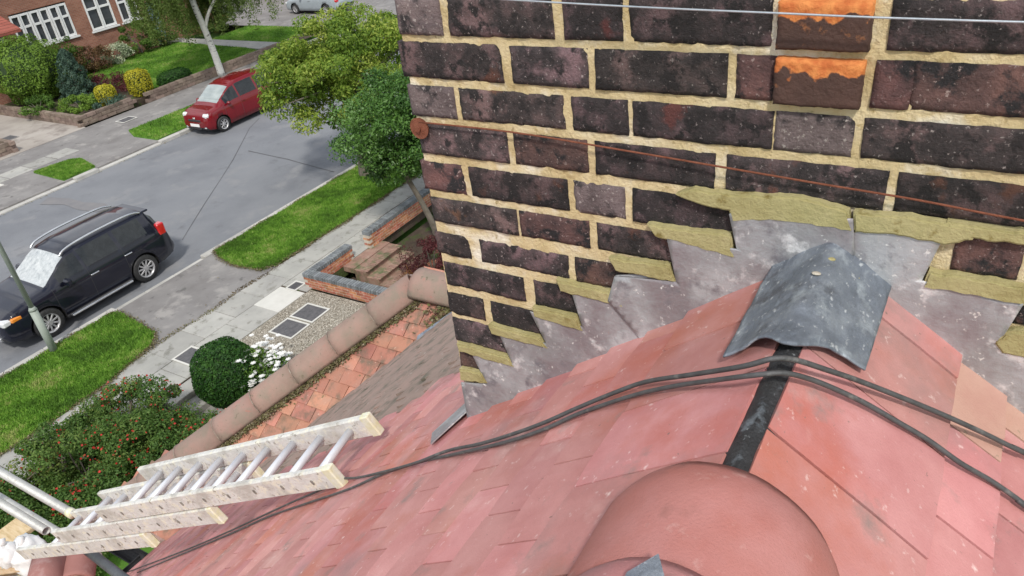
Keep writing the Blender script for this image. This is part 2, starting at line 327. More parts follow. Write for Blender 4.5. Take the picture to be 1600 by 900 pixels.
def clipped(name, c, rad, n, size, m, label, power=2.5, wob=.04, cat='shrub', seed=2, tw=.25):
    """a clipped bush: leaves on a firm rounded surface"""
    e = empty(name, c, label, cat); rg = np.random.default_rng(seed)
    tobj('stem', [(0, 0, 0), (0, 0, rad[2])], [.05, .03], M['bark'], e, 6)
    d = rg.normal(0, 1, (n, 3)); d /= np.linalg.norm(d, axis=1)[:, None]
    k = (np.abs(d)**power).sum(1)**(-1/power)
    w = np.array([noise.noise(Vector(q*2.3)) for q in d])
    r = k*(1+wob*w*2)*(1-rg.uniform(0, 1, n)**2*.16)
    P = d*r[:, None]*np.asarray(rad)+np.array([0, 0, rad[2]]); P[:, 2] = np.maximum(P[:, 2], .01)
    w2 = np.array([noise.noise(Vector(q*7)) for q in d])
    leaves('foliage', P, d, size, m, e, .55, .5+w2*.5+rg.uniform(-tw, tw, n), .55)
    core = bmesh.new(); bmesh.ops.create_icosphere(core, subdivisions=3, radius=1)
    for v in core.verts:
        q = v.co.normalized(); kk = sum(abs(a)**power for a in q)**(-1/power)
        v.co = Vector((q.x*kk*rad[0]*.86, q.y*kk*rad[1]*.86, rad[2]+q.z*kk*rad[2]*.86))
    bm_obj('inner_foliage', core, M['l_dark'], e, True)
    return e
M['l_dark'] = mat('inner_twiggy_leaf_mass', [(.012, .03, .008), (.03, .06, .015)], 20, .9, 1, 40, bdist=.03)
def grass_blades(name, polyfn, n, box_, z, h, m, parent=None, seed=3):
    rg = np.random.default_rng(seed); x = rg.uniform(box_[0], box_[1], n); y = rg.uniform(box_[2], box_[3], n)
    k = polyfn(x, y); x, y = x[k], y[k]; n = len(x)
    zz = np.full(n, z); hh = h*rg.uniform(.5, 1.3, n); a = rg.uniform(0, 2*np.pi, n); wd = .012+.01*rg.uniform(0, 1, n)
    b = rg.normal(0, .45, (n, 2))*hh[:, None]
    V = np.stack([np.stack([x-np.cos(a)*wd, y-np.sin(a)*wd, zz], 1), np.stack([x+np.cos(a)*wd, y+np.sin(a)*wd, zz], 1), np.stack([x+b[:, 0], y+b[:, 1], zz+hh], 1)], 1).reshape(-1, 3)
    me = npmesh(name, V, np.arange(3*n).reshape(n, 3))
    w = np.array([noise.noise(Vector((p, q, 0))*.9) for p, q in zip(x, y)])*.5+np.array([noise.noise(Vector((p, q, 5))*5) for p, q in zip(x, y)])*.35
    t = np.clip(.40+w*1.35+rg.uniform(-.25, .25, n)+(rg.uniform(0, 1, n) > .985)*.6, 0, 1)
    at = me.attributes.new('tint', 'FLOAT', 'POINT'); at.data.foreach_set('value', np.repeat(t, 3).astype(np.float32))
    o = link(name, me, m, parent); o['kind'] = 'stuff'; o['label'] = 'short green grass blades'; return o
def inpoly(poly):
    def f(x, y):
        c = np.zeros(len(x), bool); n = len(poly)
        for i in range(n):
            x1, y1 = poly[i]; x2, y2 = poly[(i+1) % n]
            k = ((y1 > y) != (y2 > y)) & (x < (x2-x1)*(y-y1)/(y2-y1+1e-12)+x1); c ^= k
        return c
    return f
# instanced pieces ----------------------------------------------------------
def piece_mesh(name, w, d, h, m, bev=.003, jit=0, seed=0):
    bm = bmesh.new(); box(bm, -w/2, w/2, -d/2, d/2, -h/2, h/2, bev=bev); rg = random.Random(seed)
    for v in bm.verts: v.co += Vector((rg.uniform(-jit, jit), rg.uniform(-jit, jit), rg.uniform(-jit, jit)))
    bmesh.ops.recalc_face_normals(bm, faces=bm.faces)
    me = bpy.data.meshes.new(name); bm.to_mesh(me); bm.free(); me.materials.append(m); return me
def inst(name, me, mtx, parent, label=None):
    o = bpy.data.objects.new(name, me); C.objects.link(o); o.parent = parent; o.matrix_basis = mtx
    if label: o['label'] = label
    return o
def joined(name, items, parent, m, kind='stuff'):
    """many alike pieces as one mesh: items = [(mesh, matrix)]"""
    Vs, Fs, off, fm = [], [], 0, []
    bm = bmesh.new()
    for me, mt in items:
        n0 = len(bm.verts); bm.from_mesh(me); bm.verts.ensure_lookup_table()
        bmesh.ops.transform(bm, matrix=mt, verts=bm.verts[n0:])
    me = bpy.data.meshes.new(name); bm.to_mesh(me); bm.free(); o = link(name, me, m or items[0][0].materials[0], parent)
    if kind: o['kind'] = kind
    return o

# ================================================================== THE SETTING
GZ = -.10
def inview(p, mx_=60, behind=False):
    cam = S.camera.matrix_world.inverted() @ Vector(p)
    if cam.z > -.05: return False
    f = 1195; x = 800+f*cam.x/-cam.z; y = 450-f*cam.y/-cam.z
    return -mx_ < x < 1600+mx_ and -mx_ < y < 900+mx_
sheet('ground', [(-260, -260), (300, -260), (300, 300), (-260, 300)], -.62, M['grassbase'], kind='structure')
road = sheet('road', [(-40, 17.45), (90, 17.45), (90, 27.25), (-40, 27.25)], GZ, M['asphalt'], thick=.3, kind='structure')
# worn joints and patches in the asphalt, thin raised sealant seams
def seam(pts, wd, m, z, parent, name='sealed_crack'):
    bm = bmesh.new(); P = [Vector((x, y, z)) for x, y in pts]; pv = None
    for i, p in enumerate(P):
        d = (P[min(i+1, len(P)-1)]-P[max(0, i-1)]).normalized(); s = Vector((-d.y, d.x, 0))*wd/2*random.uniform(.6, 1.4)
        q = (bm.verts.new(p-s), bm.verts.new(p+s))
        if pv: bm.faces.new((pv[0], q[0], q[1], pv[1]))
        pv = q
    return bm_obj(name, bm, m, parent)
M['seam'] = mat('dark_crack', [(.07, .07, .075), (.10, .10, .105)], 5, .9, .2)
seam([(20.31,25.31),(19.31,24.80),(16.55,22.68),(15.12,21.68),(13.50,20.57),(12.30,19.72),(11.45,19.11)], .03, M['seam'], GZ+.004, road)
seam([(17.39,22.79),(17.25,21.25),(17.2,20.6),(17.06,19.80),(16.79,18.01)], .045, M['seam'], GZ+.008, road)
M['patch'] = mat('pinkish_road_patch', [(.165, .165, .175), (.205, .198, .20)], 2, .9, .5, 70)
sheet('road_patch', [(11.5, 26.6), (12.0, 26.9), (12.2, 25.9), (12.15, 25.1), (12.35, 24.2), (12.2, 23.6), (11.8, 23.8), (11.7, 24.7), (11.8, 25.6)], GZ+.012, M['patch'], road)
# kerbs -----------------------------------------------------------------
kn = empty('kerb', (0, 17.41, 0), None, None); kn['kind'] = 'structure'; kn['label'] = 'pale concrete kerb along the near side of the road'
kf = empty('kerb', (0, 27.29, 0), None, None); kf['kind'] = 'structure'; kf['label'] = 'pale concrete kerb along the far side of the road'
kms = [piece_mesh('kerb_stone', .905, .24, .25, M['kerb'], .012, .003, s) for s in range(3)]
for i in range(-8, 30):
    x = i*.915+.3
    low = 8.05 < x < 11.0
    inst('kerb_stone', kms[i % 3], Matrix.Translation((x, 0, -.10-(.085 if low else 0)+.0)), kn)
for i in range(2, 62):
    x = i*.915
    low = x < 13.2 or 14.2 < x < 16.9 or 33 < x < 40
    inst('kerb_stone', kms[i % 3], Matrix.Translation((x, 0, -.10-(.075 if low else 0))), kf)
joined('kerb_stone', [(kms[i % 3], Matrix.Translation((i*.915+.3, 0, -.10))) for i in list(range(-40, -8))+list(range(30, 90))], kn, None)
# verges ------------------------------------------------------------------
v1 = [(-6, 17.28), (7.85, 17.28), (8.0, 17.1), (7.75, 15.4), (7.4, 15.05), (7.0, 14.95), (6.1, 14.75), (4.9, 14.7), (-6, 14.85)]
v2 = [(11.15, 17.28), (40, 17.28), (40, 14.75), (14.3, 14.85), (12.8, 14.92), (11.2, 14.98), (10.85, 15.2), (10.78, 16.1), (10.95, 16.9)]
for pl, nn, bx in ((v1, 65000, (2.6, 8.1, 14.6, 17.3)), (v2, 90000, (10.7, 19, 14.7, 17.3))):
    g = sheet('verge', pl, .03, M['grassbase'], thick=.25, kind='structure')
    grass_blades('grass', inpoly(pl), nn, bx, .03, .055, M['blade'], g)
def edge_wear(pl, n, z, bx, parent):
    P = []
    for a, b in zip(pl, pl[1:]+pl[:1]):
        L_ = math.dist(a, b)
        if L_ > 40: continue
        for i in range(int(n*L_)):
            t = random.random(); x = a[0]+(b[0]-a[0])*t+random.gauss(0, .05); y = a[1]+(b[1]-a[1])*t+random.gauss(0, .05)+.05*math.sin(x*4)
            if bx[0] < x < bx[1]: P.append((x, y, z+random.uniform(-.01, .02)))
    o = leaves('edge_litter', P, np.tile([0, 0, 1.], (len(P), 1)), .05, M['moss'], parent, .4, None, .6, True); o['label'] = 'dry grass and soil along the verge edge'
for pl, bx in ((v1, (2.6, 8.2)), (v2, (10.6, 19))): edge_wear(pl, 420, .035, bx, road)
drive = sheet('crossover', [(7.7, 17.29), (11.3, 17.29), (11.3, 14.9), (7.0, 14.9)], .0, M['drive'], thick=.3, kind='structure')
# pavement of single slabs
pav = empty('pavement', (0, 0, 0), None, None); pav['kind'] = 'structure'; pav['label'] = 'near pavement of grey concrete slabs'
bobj('mortar_bed', (-20, 40, 13.2, 14.95, -.3, -.012), M['soil'], pav)
sm = [piece_mesh('slab', .895, .835, .06, M['slab'], .006, .003, s) for s in range(3)]
for i in range(-3, 26):
    for j in range(2):
        x = i*.905+.1*j*3+.1; y = 13.63+j*.855
        if abs(x-9.95) < .46 and j == 0: continue
        mt = Matrix.Translation((x, y, -.022+random.uniform(-.004, .004))) @ Matrix.Rotation(random.uniform(-.006, .006), 4, 'X') @ Matrix.Rotation(random.uniform(-.006, .006), 4, 'Z')
        inst('slab', sm[(i+j) % 3], mt, pav)
joined('slab', [(sm[i % 3], Matrix.Translation((i*.905, 13.63+j*.855, -.022))) for i in list(range(-22, -3))+list(range(26, 44)) for j in range(2)], pav, None)
inst('slab', piece_mesh('pale_slab', .89, .84, .06, M['slab_white'], .006, .002), Matrix.Translation((10.0, 13.63, -.018)), pav, 'clean pale square slab among the grey ones')
grass_blades('edge_litter', lambda x, y: np.abs(y-14.93+.05*np.sin(x*3)) < .05+.05*RNG.uniform(0, 1, len(x)), 9000, (2, 20, 14.7, 15.1), .0, .03, M['moss'], pav, 9)

# manhole covers ------------------------------------------------------------
def cover(x0, x1, y0, y1, z, lab, mf=M['slab_white'], ncov=1):
    e = empty('manhole_cover', ((x0+x1)/2, (y0+y1)/2, z), lab, 'manhole cover'); w_, d_ = (x1-x0)/2, (y1-y0)/2; b = .045
    bm = bmesh.new(); box(bm, -w_, w_, -d_, -d_+b, 0, .014); box(bm, -w_, w_, d_-b, d_, 0, .014); box(bm, -w_, -w_+b, -d_+b, d_-b, 0, .014); box(bm, w_-b, w_, -d_+b, d_-b, 0, .014)
    bm_obj('surround', bm, mf, e)
    bm = bmesh.new(); box(bm, -w_+b+.004, w_-b-.004, -d_+b+.004, d_-b-.004, 0, .010, bev=.003)
    for k in range(6):
        for q in range(6):
            cx = -w_+b+.05+(2*w_-2*b-.1)*k/5; cy = -d_+b+.05+(2*d_-2*b-.1)*q/5
            box(bm, cx-.02, cx+.02, cy-.02, cy+.02, .010, .013)
    bm_obj('lid', bm, M['iron'], e)
cover(9.5, 10.12, 12.08, 12.8, 0.012, 'black square inspection cover in the gravel drive, nearer the brick wall')
cover(8.83, 9.45, 12.08, 12.8, 0.012, 'dark brown inspection cover in the gravel drive, nearer the round bush')
cover(7.2, 7.75, 13.45, 14.1, 0.014, 'small cover in a wide white frame by the round bush', M['slab_white'])
cover(10.4, 10.8, 13.5, 13.85, 0.014, 'small grey cover at the corner of the brick garden wall', M['slab_white'])
cover(18.05, 18.75, 31.15, 31.75, 0.016, 'white square cover in the far pavement by the planted corner', M['slab_white'])
cover(14.9, 15.5, 34.8, 35.5, 0.016, 'dark rectangular cover in the far concrete driveway', M['drive'])

# near gardens: lower than the pavement ---------------------------------------
fg = sheet('front_garden', [(-20, 2), (30, 2), (30, 13.19), (-20, 13.19)], -.45, M['soil'], thick=.16, kind='structure')
lw = [(-8, 5), (4.6, 5), (4.6, 11.4), (-8, 11.4)]
g = sheet('lawn', lw, -.42, M['grassbase'], thick=.06, kind='structure'); grass_blades('grass', inpoly(lw), 60000, (.3, 4.6, 5, 9.5), -.42, .05, M['blade'], g, 5)
bobj('gravel_drive', (8.15, 10.62, 4.4, 13.19, -.449, 0), M['gravel'], bev=0)['kind'] = 'structure'
rg = np.random.default_rng(5); n = 26000
P = np.stack([rg.uniform(8.16, 10.6, n), rg.uniform(10.4, 13.18, n), np.full(n, .004)], 1)
k = ~((P[:, 0] > 8.8) & (P[:, 0] < 10.15) & (P[:, 1] > 12.05) & (P[:, 1] < 12.83)); P = P[k]
M['stone'] = mat('gravel_stones', [(.3, .3, .3)]*2, 1, .9, 0, tint=[(.14, .12, .09), (.28, .25, .20), (.42, .38, .32), (.60, .57, .50)])
gs = leaves('gravel', P, np.tile([0, 0, 1.], (len(P), 1)), .028, M['stone'], None, .8, None, .35, True); tag(gs, 'loose pale gravel on the drive beside the brick wall', 'gravel')
# concrete steps beside the hedge and a path down
st = empty('steps', (6.8, 13.1, -.45), 'grey concrete steps going down between hedge and round bush', 'steps')
for k in range(3):
    y1 = 13.19-.42*k; o = bobj('step', (-.62, .55, y1-.42-13.1, y1-13.1-.003, 0, .45-.13*k-.02), M['slab'], st, .012)
sheet('garden_path', [(6.15, 11.94), (7.5, 11.94), (7.5, 6), (6.15, 6)], -.44, M['drive'], kind='structure')
bobj('step', (8.0, 8.14, 8, 13.18, -.45, .02), M['slab'], None).name = 'edging_kerb'
tag(bpy.data.objects['edging_kerb'], 'concrete edging between gravel drive and lower garden', 'edging')

# brick garden walls ------------------------------------------------------------
gb = [piece_mesh('brick', .215, .1025, .065, M['redbrick'], .004, .002, s) for s in range(4)]
cb = [piece_mesh('coping_brick', .060, .235, .105, M['blue'], .006, .002, s) for s in range(3)]
def garden_wall(x0, y0, x1, y1, h, label, zb=-.02, copz=True, both=True):
    """double-skin brick wall from (x0,y0) to (x1,y1) with soldier copings"""
    Lw = math.hypot(x1-x0, y1-y0); a = math.atan2(y1-y0, x1-x0)
    e = empty('garden_wall', (x0, y0, zb), label, 'wall', rz=a)
    nc = int(round((h-.105)/.075)); bobj('mortar', (.004, Lw-.004, -.1, .1, 0, nc*.075), M['lime'], e)
    for c in range(nc):
        off = 0 if c % 2 else .112; i = 0; x = .108-off
        while x < Lw-.02:
            if x > .06:
                for s in (-1, 1):
                    if s == 1 and not both: continue
                    inst('brick', gb[random.randrange(4)], Matrix.Translation((x, s*.054, c*.075+.0375)) @ Matrix.Rotation(random.uniform(-.012, .012), 4, 'Z'), e)
            x += .225
    x = .035
    while x < Lw:
        inst('coping_brick', cb[random.randrange(3)], Matrix.Translation((x, random.uniform(-.004, .004), nc*.075+.055+random.uniform(-.002, .002))), e)
        x += .075
    return e
garden_wall(10.93, 13.3, 12.25, 13.3, .41, 'short stretch of brick wall with blue coping along the pavement')
garden_wall(10.80, 13.42, 10.80, 10.4, .41, 'brick wall with blue coping running back beside the gravel drive')
garden_wall(12.85, 13.22, 18.0, 13.22, .48, 'brick wall with blue coping beyond the red brick steps')
bs = empty('steps', (12.55, 13.1, -.45), 'red brick steps going down through the gap in the garden wall', 'steps')
nbm = [piece_mesh('nosing_brick', .215, .1025, .065, M['path'], .004, .002, s) for s in range(2)]
for k in range(3):
    y1 = 12.85-.38*k
    o = bobj('step', (-.72, .75, y1-.38-13.1, y1-13.1-.003, 0, .45-.14*k-.03), M['path'], bs, .01)
    ei = y1-.38-13.1+.052
    for q in range(19):
        inst('nosing_brick', nbm[q % 2], Matrix.Translation((-.68+q*.0765, ei, .45-.14*k-.03+.004)) @ Matrix.Rotation(math.pi/2, 4, 'Z') @ Matrix.Scale(.62, 4, (0, 1, 0)) @ Matrix.Scale(.3, 4, (0, 0, 1)), bs)
bobj('threshold', (-.72, .75, -.25, .1, .3, .44), M['path'], bs)
pp = sheet('brick_path', [(11.0, 11.7), (13.6, 11.7), (13.6, 9), (11.0, 9)], -.43, M['path'], kind='structure')
for i in range(11):
    for j in range(12):
        inst('paver', gb[(i*3+j) % 4], Matrix.Translation((11.1+i*.228+(.11 if j % 2 else 0), 11.62-j*.108, -.445)), pp)

# ================================================================== FAR SIDE
fp = sheet('pavement', [(-40, 27.41), (90, 27.41), (90, 32.6), (-40, 32.6)], 0, M['drive'], thick=.3, kind='structure')
fv = []
for pl in ([(13.0, 27.5), (14.25, 27.5), (14.6, 28.9), (14.4, 29.3), (13.1, 29.6)], [(17.0, 27.5), (27, 27.5), (27, 29.7), (17.4, 29.9), (17.0, 29.0)]):
    g = sheet('verge', pl, .04, M['grassbase'], thick=.1, kind='structure'); xs = [p[0] for p in pl]
    grass_blades('grass', inpoly(pl), 26000, (min(xs), max(xs), 27.4, 30), .04, .06, M['blade'], g, 6)
for x in np.arange(12, 30, .93):
    pass
lane = sheet('side_road', [(33.5, 27.3), (41.5, 27.3), (41.5, 75), (33.5, 75)], .012, M['drive'], kind='structure')
ds = [piece_mesh('slab', .9, .9, .05, M['slab'], .005, .002, s+9) for s in range(2)]
fds = empty('driveway', (0, 0, 0), None, None); fds['kind'] = 'structure'; fds['label'] = 'pale concrete driveway across the road'
bobj('concrete', (12.5, 17.2, 32.62, 42.4, -.1, .012), mat('weathered_concrete', [(.27, .24, .215), (.36, .325, .29), (.42, .385, .35)], .6, .9, .4, 40, spots=[((.22, .19, .17), .9, .55, .68)]), fds)
for i in range(5): inst('slab', ds[i % 2], Matrix.Translation((11.0+i*.95-.9*0, 30.5-.0*i, -.012)), fds)
inst('slab', piece_mesh('pale_slab', 1.2, .9, .05, M['slab_white'], .005, .002), Matrix.Translation((11.4, 30.1, -.008)), fds)
lawn_far = [(20.8, 33.0), (28.0, 33.0), (28.6, 35), (29.0, 41.5), (22.5, 41.7), (21.6, 36.5)]
g = sheet('lawn', lawn_far, .16, M['grassbase'], thick=.3, kind='structure'); grass_blades('grass', inpoly(lawn_far), 50000, (20.8, 29, 33, 41.7), .16, .06, M['blade'], g, 8)
lawn_2 = [(29.9, 33.6), (33.2, 33.6), (33.2, 39.9), (29.9, 39.6)]
g = sheet('lawn', lawn_2, .1, M['grassbase'], thick=.2, kind='structure'); grass_blades('grass', inpoly(lawn_2), 16000, (29.9, 33.2, 33, 40), .1, .06, M['blade'], g, 8)
sheet('garden_path', [(28.45, 32.7), (29.85, 32.7), (29.85, 42.4), (29.05, 42.4)], .165, M['slab'], thick=.3, kind='structure')
sheet('garden_bed', [(17.4, 33.0), (20.7, 33.0), (21.5, 36.5), (22.4, 41.8), (22.4, 42.4), (17.4, 42.4)], .2, M['soil'], thick=.35, kind='structure')
bm_ = [piece_mesh('stone_block', .44, .22, .145, M['stonewall'], .012, .01, s) for s in range(4)]
def block_wall(pts, h, label):
    e = empty('garden_wall', (pts[0][0], pts[0][1], 0), label, 'wall'); o = Vector((pts[0][0], pts[0][1], 0))
    for (a, b) in zip(pts, pts[1:]):
        Lw = math.hypot(b[0]-a[0], b[1]-a[1]); an = math.atan2(b[1]-a[1], b[0]-a[0]); mt0 = Matrix.Translation(Vector((a[0], a[1], 0))-o) @ Matrix.Rotation(an, 4, 'Z')
        for c in range(int(h/.15)):
            x = .22 if c % 2 else .0
            while x < Lw:
                inst('stone_block', bm_[random.randrange(4)], mt0 @ Matrix.Translation((x, random.uniform(-.008, .008), .075+c*.15)), e); x += .45
    return e
block_wall([(17.3, 42), (17.3, 32.9), (19.85, 32.9)], .45, 'low stone retaining wall round the planted corner bed')
block_wall([(20.6, 32.7), (29, 32.7)], .45, 'low stone wall in front of the lawn, behind the red car')
block_wall([(12.2, 33.1), (14.3, 33.1), (14.3, 36.5)], .45, 'low stone wall at the left of the concrete driveway')
block_wall([(29.9, 33.2), (33.2, 33.2)], .3, 'low wall in front of the small lawn behind the birch')
sheet('garden_bed', [(9, 33.2), (14.2, 33.2), (14.2, 42), (9, 42)], .3, M['soil'], thick=.35, kind='structure')

# far house ---------------------------------------------------------------------
fh = empty('brick_house', (24, 46.5, 0), 'red brick house with white casement windows across the road', 'house')
def hp(name, dims, m, bev=0):  # dims in world, converted
    x0, x1, y0, y1, z0, z1 = dims; return bobj(name, (x0-24, x1-24, y0-46.5, y1-46.5, z0, z1), m, fh, bev)
YW = 42.5
wins = [(20.9, 24.0, 1.85, 3.55, 6, .9), (24.9, 26.45, 1.8, 3.6, 2, 1.0), (26.8, 28.0, 1.8, 3.5, 2, 1.0)]
# front wall as pieces round the openings
bm = bmesh.new()
def wb(x0, x1, z0, z1): box(bm, x0-24, x1-24, YW-46.5, YW+.3-46.5, z0, z1)
wb(17.2, 20.9, 0, 6); wb(20.9, 28.0, 0, 1.8); wb(20.9, 28.0, 3.6, 6); wb(24.0, 24.9, 1.8, 3.6); wb(26.45, 26.8, 1.8, 3.6); wb(28.0, 28.55, 0, 6); wb(28.55, 29.3, 2.5, 6); wb(29.3, 33, 0, 6)
bm_obj('wall', bm, M['wallbrick'], fh)
hp('wall', (17.2, 33, YW+.3, 51, 0, 6), M['wallbrick'])
for (x0, x1, z0, z1, nl, hh) in wins:
    wf = bpy.data.objects.new('window', None); C.objects.link(wf); wf.parent = fh; wf.location = ((x0+x1)/2-24, YW-46.5, z0)
    hw = (x1-x0)/2; hz = z1-z0; wl = 2*hw/nl
    bobj('pane', (-hw, hw, .09, .1, 0, hz), M['glass'], wf)
    for k in range(nl):
        a = -hw+k*wl; open_ = (k % 2 == 0)
        d = -.03 if open_ else .0; bm = bmesh.new()
        box(bm, a+.015, a+.10, d, d+.07, .02, hz-.02); box(bm, a+wl-.10, a+wl-.015, d, d+.07, .02, hz-.02)
        box(bm, a+.10, a+wl-.10, d, d+.07, .02, .13); box(bm, a+.10, a+wl-.10, d, d+.07, hz-.12, hz-.02); box(bm, a+.10, a+wl-.10, d+.002, d+.068, hz*.62-.06, hz*.62+.05)
        bm_obj('frame', bm, M['frame'], wf)
    bobj('sill', (-hw-.08, hw+.08, -.1, .088, -.08, -.001), M['frame'], wf)
dr = hp('door', (28.57, 29.28, YW+.05, YW+.1, .1, 2.48), mat('grey_blue_door', [(.16, .24, .30), (.20, .28, .34)], 3, .5, 0))
hp('roof', (16.8, 33.4, 41.9, 51.5, 6.0, 6.12), M['tiles_far'])
bm = bmesh.new(); a = [bm.verts.new(p) for p in [(-7.2, -4.8, 6.12), (9.4, -4.8, 6.12), (9.4, 5.2, 6.12), (-7.2, 5.2, 6.12), (-3.5, .2, 9.4), (6, .2, 9.4)]]
for f in ((0, 1, 5, 4), (1, 2, 5), (2, 3, 4, 5), (3, 0, 4), (3, 2, 1, 0)): bm.faces.new([a[i] for i in f])
bm_obj('roof', bm, M['tiles_far'], fh)
for x in (19, 23, 27, 31):
    wf = bpy.data.objects.new('window', None); C.objects.link(wf); wf.parent = fh; wf.location = (x-24, YW-46.5, 4.3)
    bobj('pane', (-.7, .7, -.02, -.01, 0, 1.2), M['glass'], wf); bm = bmesh.new()
    for q in (-.75, -.03, .69): box(bm, q, q+.06, -.05, .02, 0, 1.2)
    box(bm, -.75, .75, -.05, .02, 1.2, 1.27); box(bm, -.8, .8, -.09, .02, -.07, 0); bm_obj('frame', bm, M['frame'], wf)
# bay under a lean-to roof on the left
bm = bmesh.new(); box(bm, 14.5-24, 19.35-24, 40.3-46.5, 42.49-46.5, 0, 1.7); box(bm, 14.5-24, 19.35-24, 40.3-46.5, 42.49-46.5, 3.05, 3.25); box(bm, 19.2-24, 19.35-24, 40.3-46.5, 42.49-46.5, 1.7, 3.05)
bm_obj('wall', bm, M['wallbrick'], fh)
bm = bmesh.new(); a = [bm.verts.new(p) for p in [(-10, -6.7, 3.15), (-4.1, -6.7, 3.15), (-4.1, -4.01, 4.25), (-10, -4.01, 4.25), (-10, -6.7, 3.3), (-4.1, -6.7, 3.3), (-4.1, -4.01, 4.4), (-10, -4.01, 4.4)]]
for f in ((0, 1, 2, 3), (4, 5, 6, 7), (0, 1, 5, 4), (1, 2, 6, 5), (0, 3, 7, 4)): bm.faces.new([a[i] for i in f])
bm_obj('porch_roof', bm, M['tiles_far'], fh)
wf = bpy.data.objects.new('window', None); C.objects.link(wf); wf.parent = fh; wf.location = (17-24, 40.3-46.5, 1.7)
bobj('pane', (-2.4, 2.19, .05, .06, 0, 1.35), M['glass'], wf)
for k in range(5):
    a = -2.4+k*.92; bm = bmesh.new()
    box(bm, a, a+.09, -.03, .04, 0, 1.35); box(bm, a+.82, a+.91, -.03, .04, 0, 1.35); box(bm, a+.09, a+.82, -.03, .04, 0, .1); box(bm, a+.09, a+.82, -.03, .04, 1.25, 1.35); box(bm, a+.09, a+.82, -.028, .038, .8, .89)
    bm_obj('frame', bm, M['frame'], wf)
bobj('sill', (-2.5, 2.3, -.12, .04, -.09, -.001), M['frame'], wf)
# other houses beyond, only a backdrop for a step to the side
for (x, lab) in ((42, 'brick house with hipped roof beyond the side road'), (2, 'brick house with hipped roof left of the concrete driveway')):
    e = empty('brick_house', (x+6.5, 47, 0), lab, 'house')
    bobj('wall', (-6, 6, -4.5, 4.5, 0, 5.8), M['wallbrick'], e)
    bm = bmesh.new(); a = [bm.verts.new(p) for p in [(-6.5, -5, 5.8), (6.5, -5, 5.8), (6.5, 5, 5.8), (-6.5, 5, 5.8), (-3, 0, 9.2), (3, 0, 9.2)]]
    for f in ((0, 1, 5, 4), (1, 2, 5), (2, 3, 4, 5), (3, 0, 4), (3, 2, 1, 0)): bm.faces.new([a[i] for i in f])
    bm_obj('roof', bm, M['tiles_far'], e)
    for wx in (-3.5, 0, 3.5):
        for wz in (1, 3.8):
            wf = bobj('window', (wx-.8, wx+.8, -4.56, -4.5, wz, wz+1.3), M['frame'], e); bobj('pane', (wx-.7, wx-.04, -4.58, -4.56, wz+.08, wz+1.22), M['glass'], wf); bobj('pane', (wx+.04, wx+.7, -4.58, -4.56, wz+.08, wz+1.22), M['glass'], wf)

# far garden planting ---------------------------------------------------------------
clipped('shrub', (18.9, 38.7, .2), (1.55, 1.6, 1.45), 17000, .10, M['l_bright'], 'large round green bush at the left of the planted bed', 2.1, .16)
shrub('shrub', (17.6, 36.6, .2), (.7, .8, .35), 2200, .10, M['l_mid'], 'low bright green spreading plant by the stone wall corner', nc=20, cr=.25, seed=12)
def conifer(c, r, h, label):
    e = empty('conifer', c, label, 'shrub'); tobj('trunk', [(0, 0, 0), (0, 0, h*.8)], [.06, .02], M['bark'], e, 6); rg = np.random.default_rng(4); n = 8000
    z = rg.uniform(0, 1, n)**1.3; a = rg.uniform(0, 6.283, n); rr = r*(1-z)**.5*(.78+.16*np.sin(a*3+z*17)+.12*np.sin(a*7-z*31)+.2*rg.uniform(0, 1, n))
    P = np.stack([np.cos(a)*rr, np.sin(a)*rr, z*h+.05], 1); leaves('foliage', P, np.stack([np.cos(a), np.sin(a), np.full(n, .5)], 1), .10, M['l_blue'], e, .4, .4+.3*np.sin(a*5+z*22)+rg.uniform(-.3, .3, n))
conifer((19.5, 36.3, .2), .8, 2.3, 'blue green conifer in the planted bed before the big bush')
clipped('shrub', (19.25, 33.75, .2), (.42, .42, .46), 3500, .07, M['l_yellow'], 'golden clipped ball in the corner bed, nearer the driveway', 3)
clipped('shrub', (20.75, 33.35, .2), (.48, .48, .58), 4500, .07, M['l_yellow'], 'taller golden clipped bush beside the lawn and garden path', 4)
shrub('shrub', (20.7, 35.6, .2), (.75, 1.7, .42), 4500, .08, M['l_maroon'], 'maroon low hedge between the two golden bushes', nc=40, cr=.3, seed=13)
clipped('shrub', (22.6, 33.35, .15), (.85, .5, .33), 4500, .07, M['l_box'], 'low dark green clipped mound behind the stone wall', 3)
shrub('shrub', (23.2, 40.9, .2), (1.3, .8, .62), 5000, .09, M['l_brown'], 'russet brown shrub against the foot of the house wall', nc=30, cr=.35, seed=14)
shrub('shrub', (24.9, 41.2, .2), (.8, .6, .45), 3000, .09, mat('variegated_leaf', [(.3, .3, .2)]*2, 1, .6, 0, tint=[(.07, .12, .05), (.3, .36, .22), (.55, .6, .42)]), 'pale variegated shrub on the edge of the far lawn', nc=24, cr=.3, seed=15)
shrub('shrub', (26.6, 41.4, .2), (1.3, .7, .85), 6500, .09, M['l_mid'], 'dark green shrub beneath the right hand house windows', nc=40, cr=.35, seed=16)
shrub('shrub', (28.3, 41.6, .2), (.9, .6, .65), 3500, .09, M['l_hedge'], 'green shrub by the house door at the end of the bed', nc=24, cr=.35, seed=17)
shrub('shrub', (22.4, 41.4, .2), (.8, .7, .95), 4000, .09, M['l_mid'], 'leafy green shrub beneath the big window', nc=26, cr=.35, seed=18)
shrub('shrub', (18.4, 34.6, .2), (.75, .9, .3), 4500, .08, M['l_bright'], 'bright green low plant along the corner wall', nc=24, cr=.22, seed=19)
shrub('shrub', (19.0, 33.25, .2), (.8, .35, .22), 2000, .08, M['l_blue'], 'grey green trailing plant over the front of the corner wall', nc=24, cr=.2, seed=20)
shrub('shrub', (20.2, 37.3, .2), (.7, .8, .45), 3000, .08, M['l_mid'], 'mid green shrub right of the blue conifer', nc=26, cr=.3, seed=21)
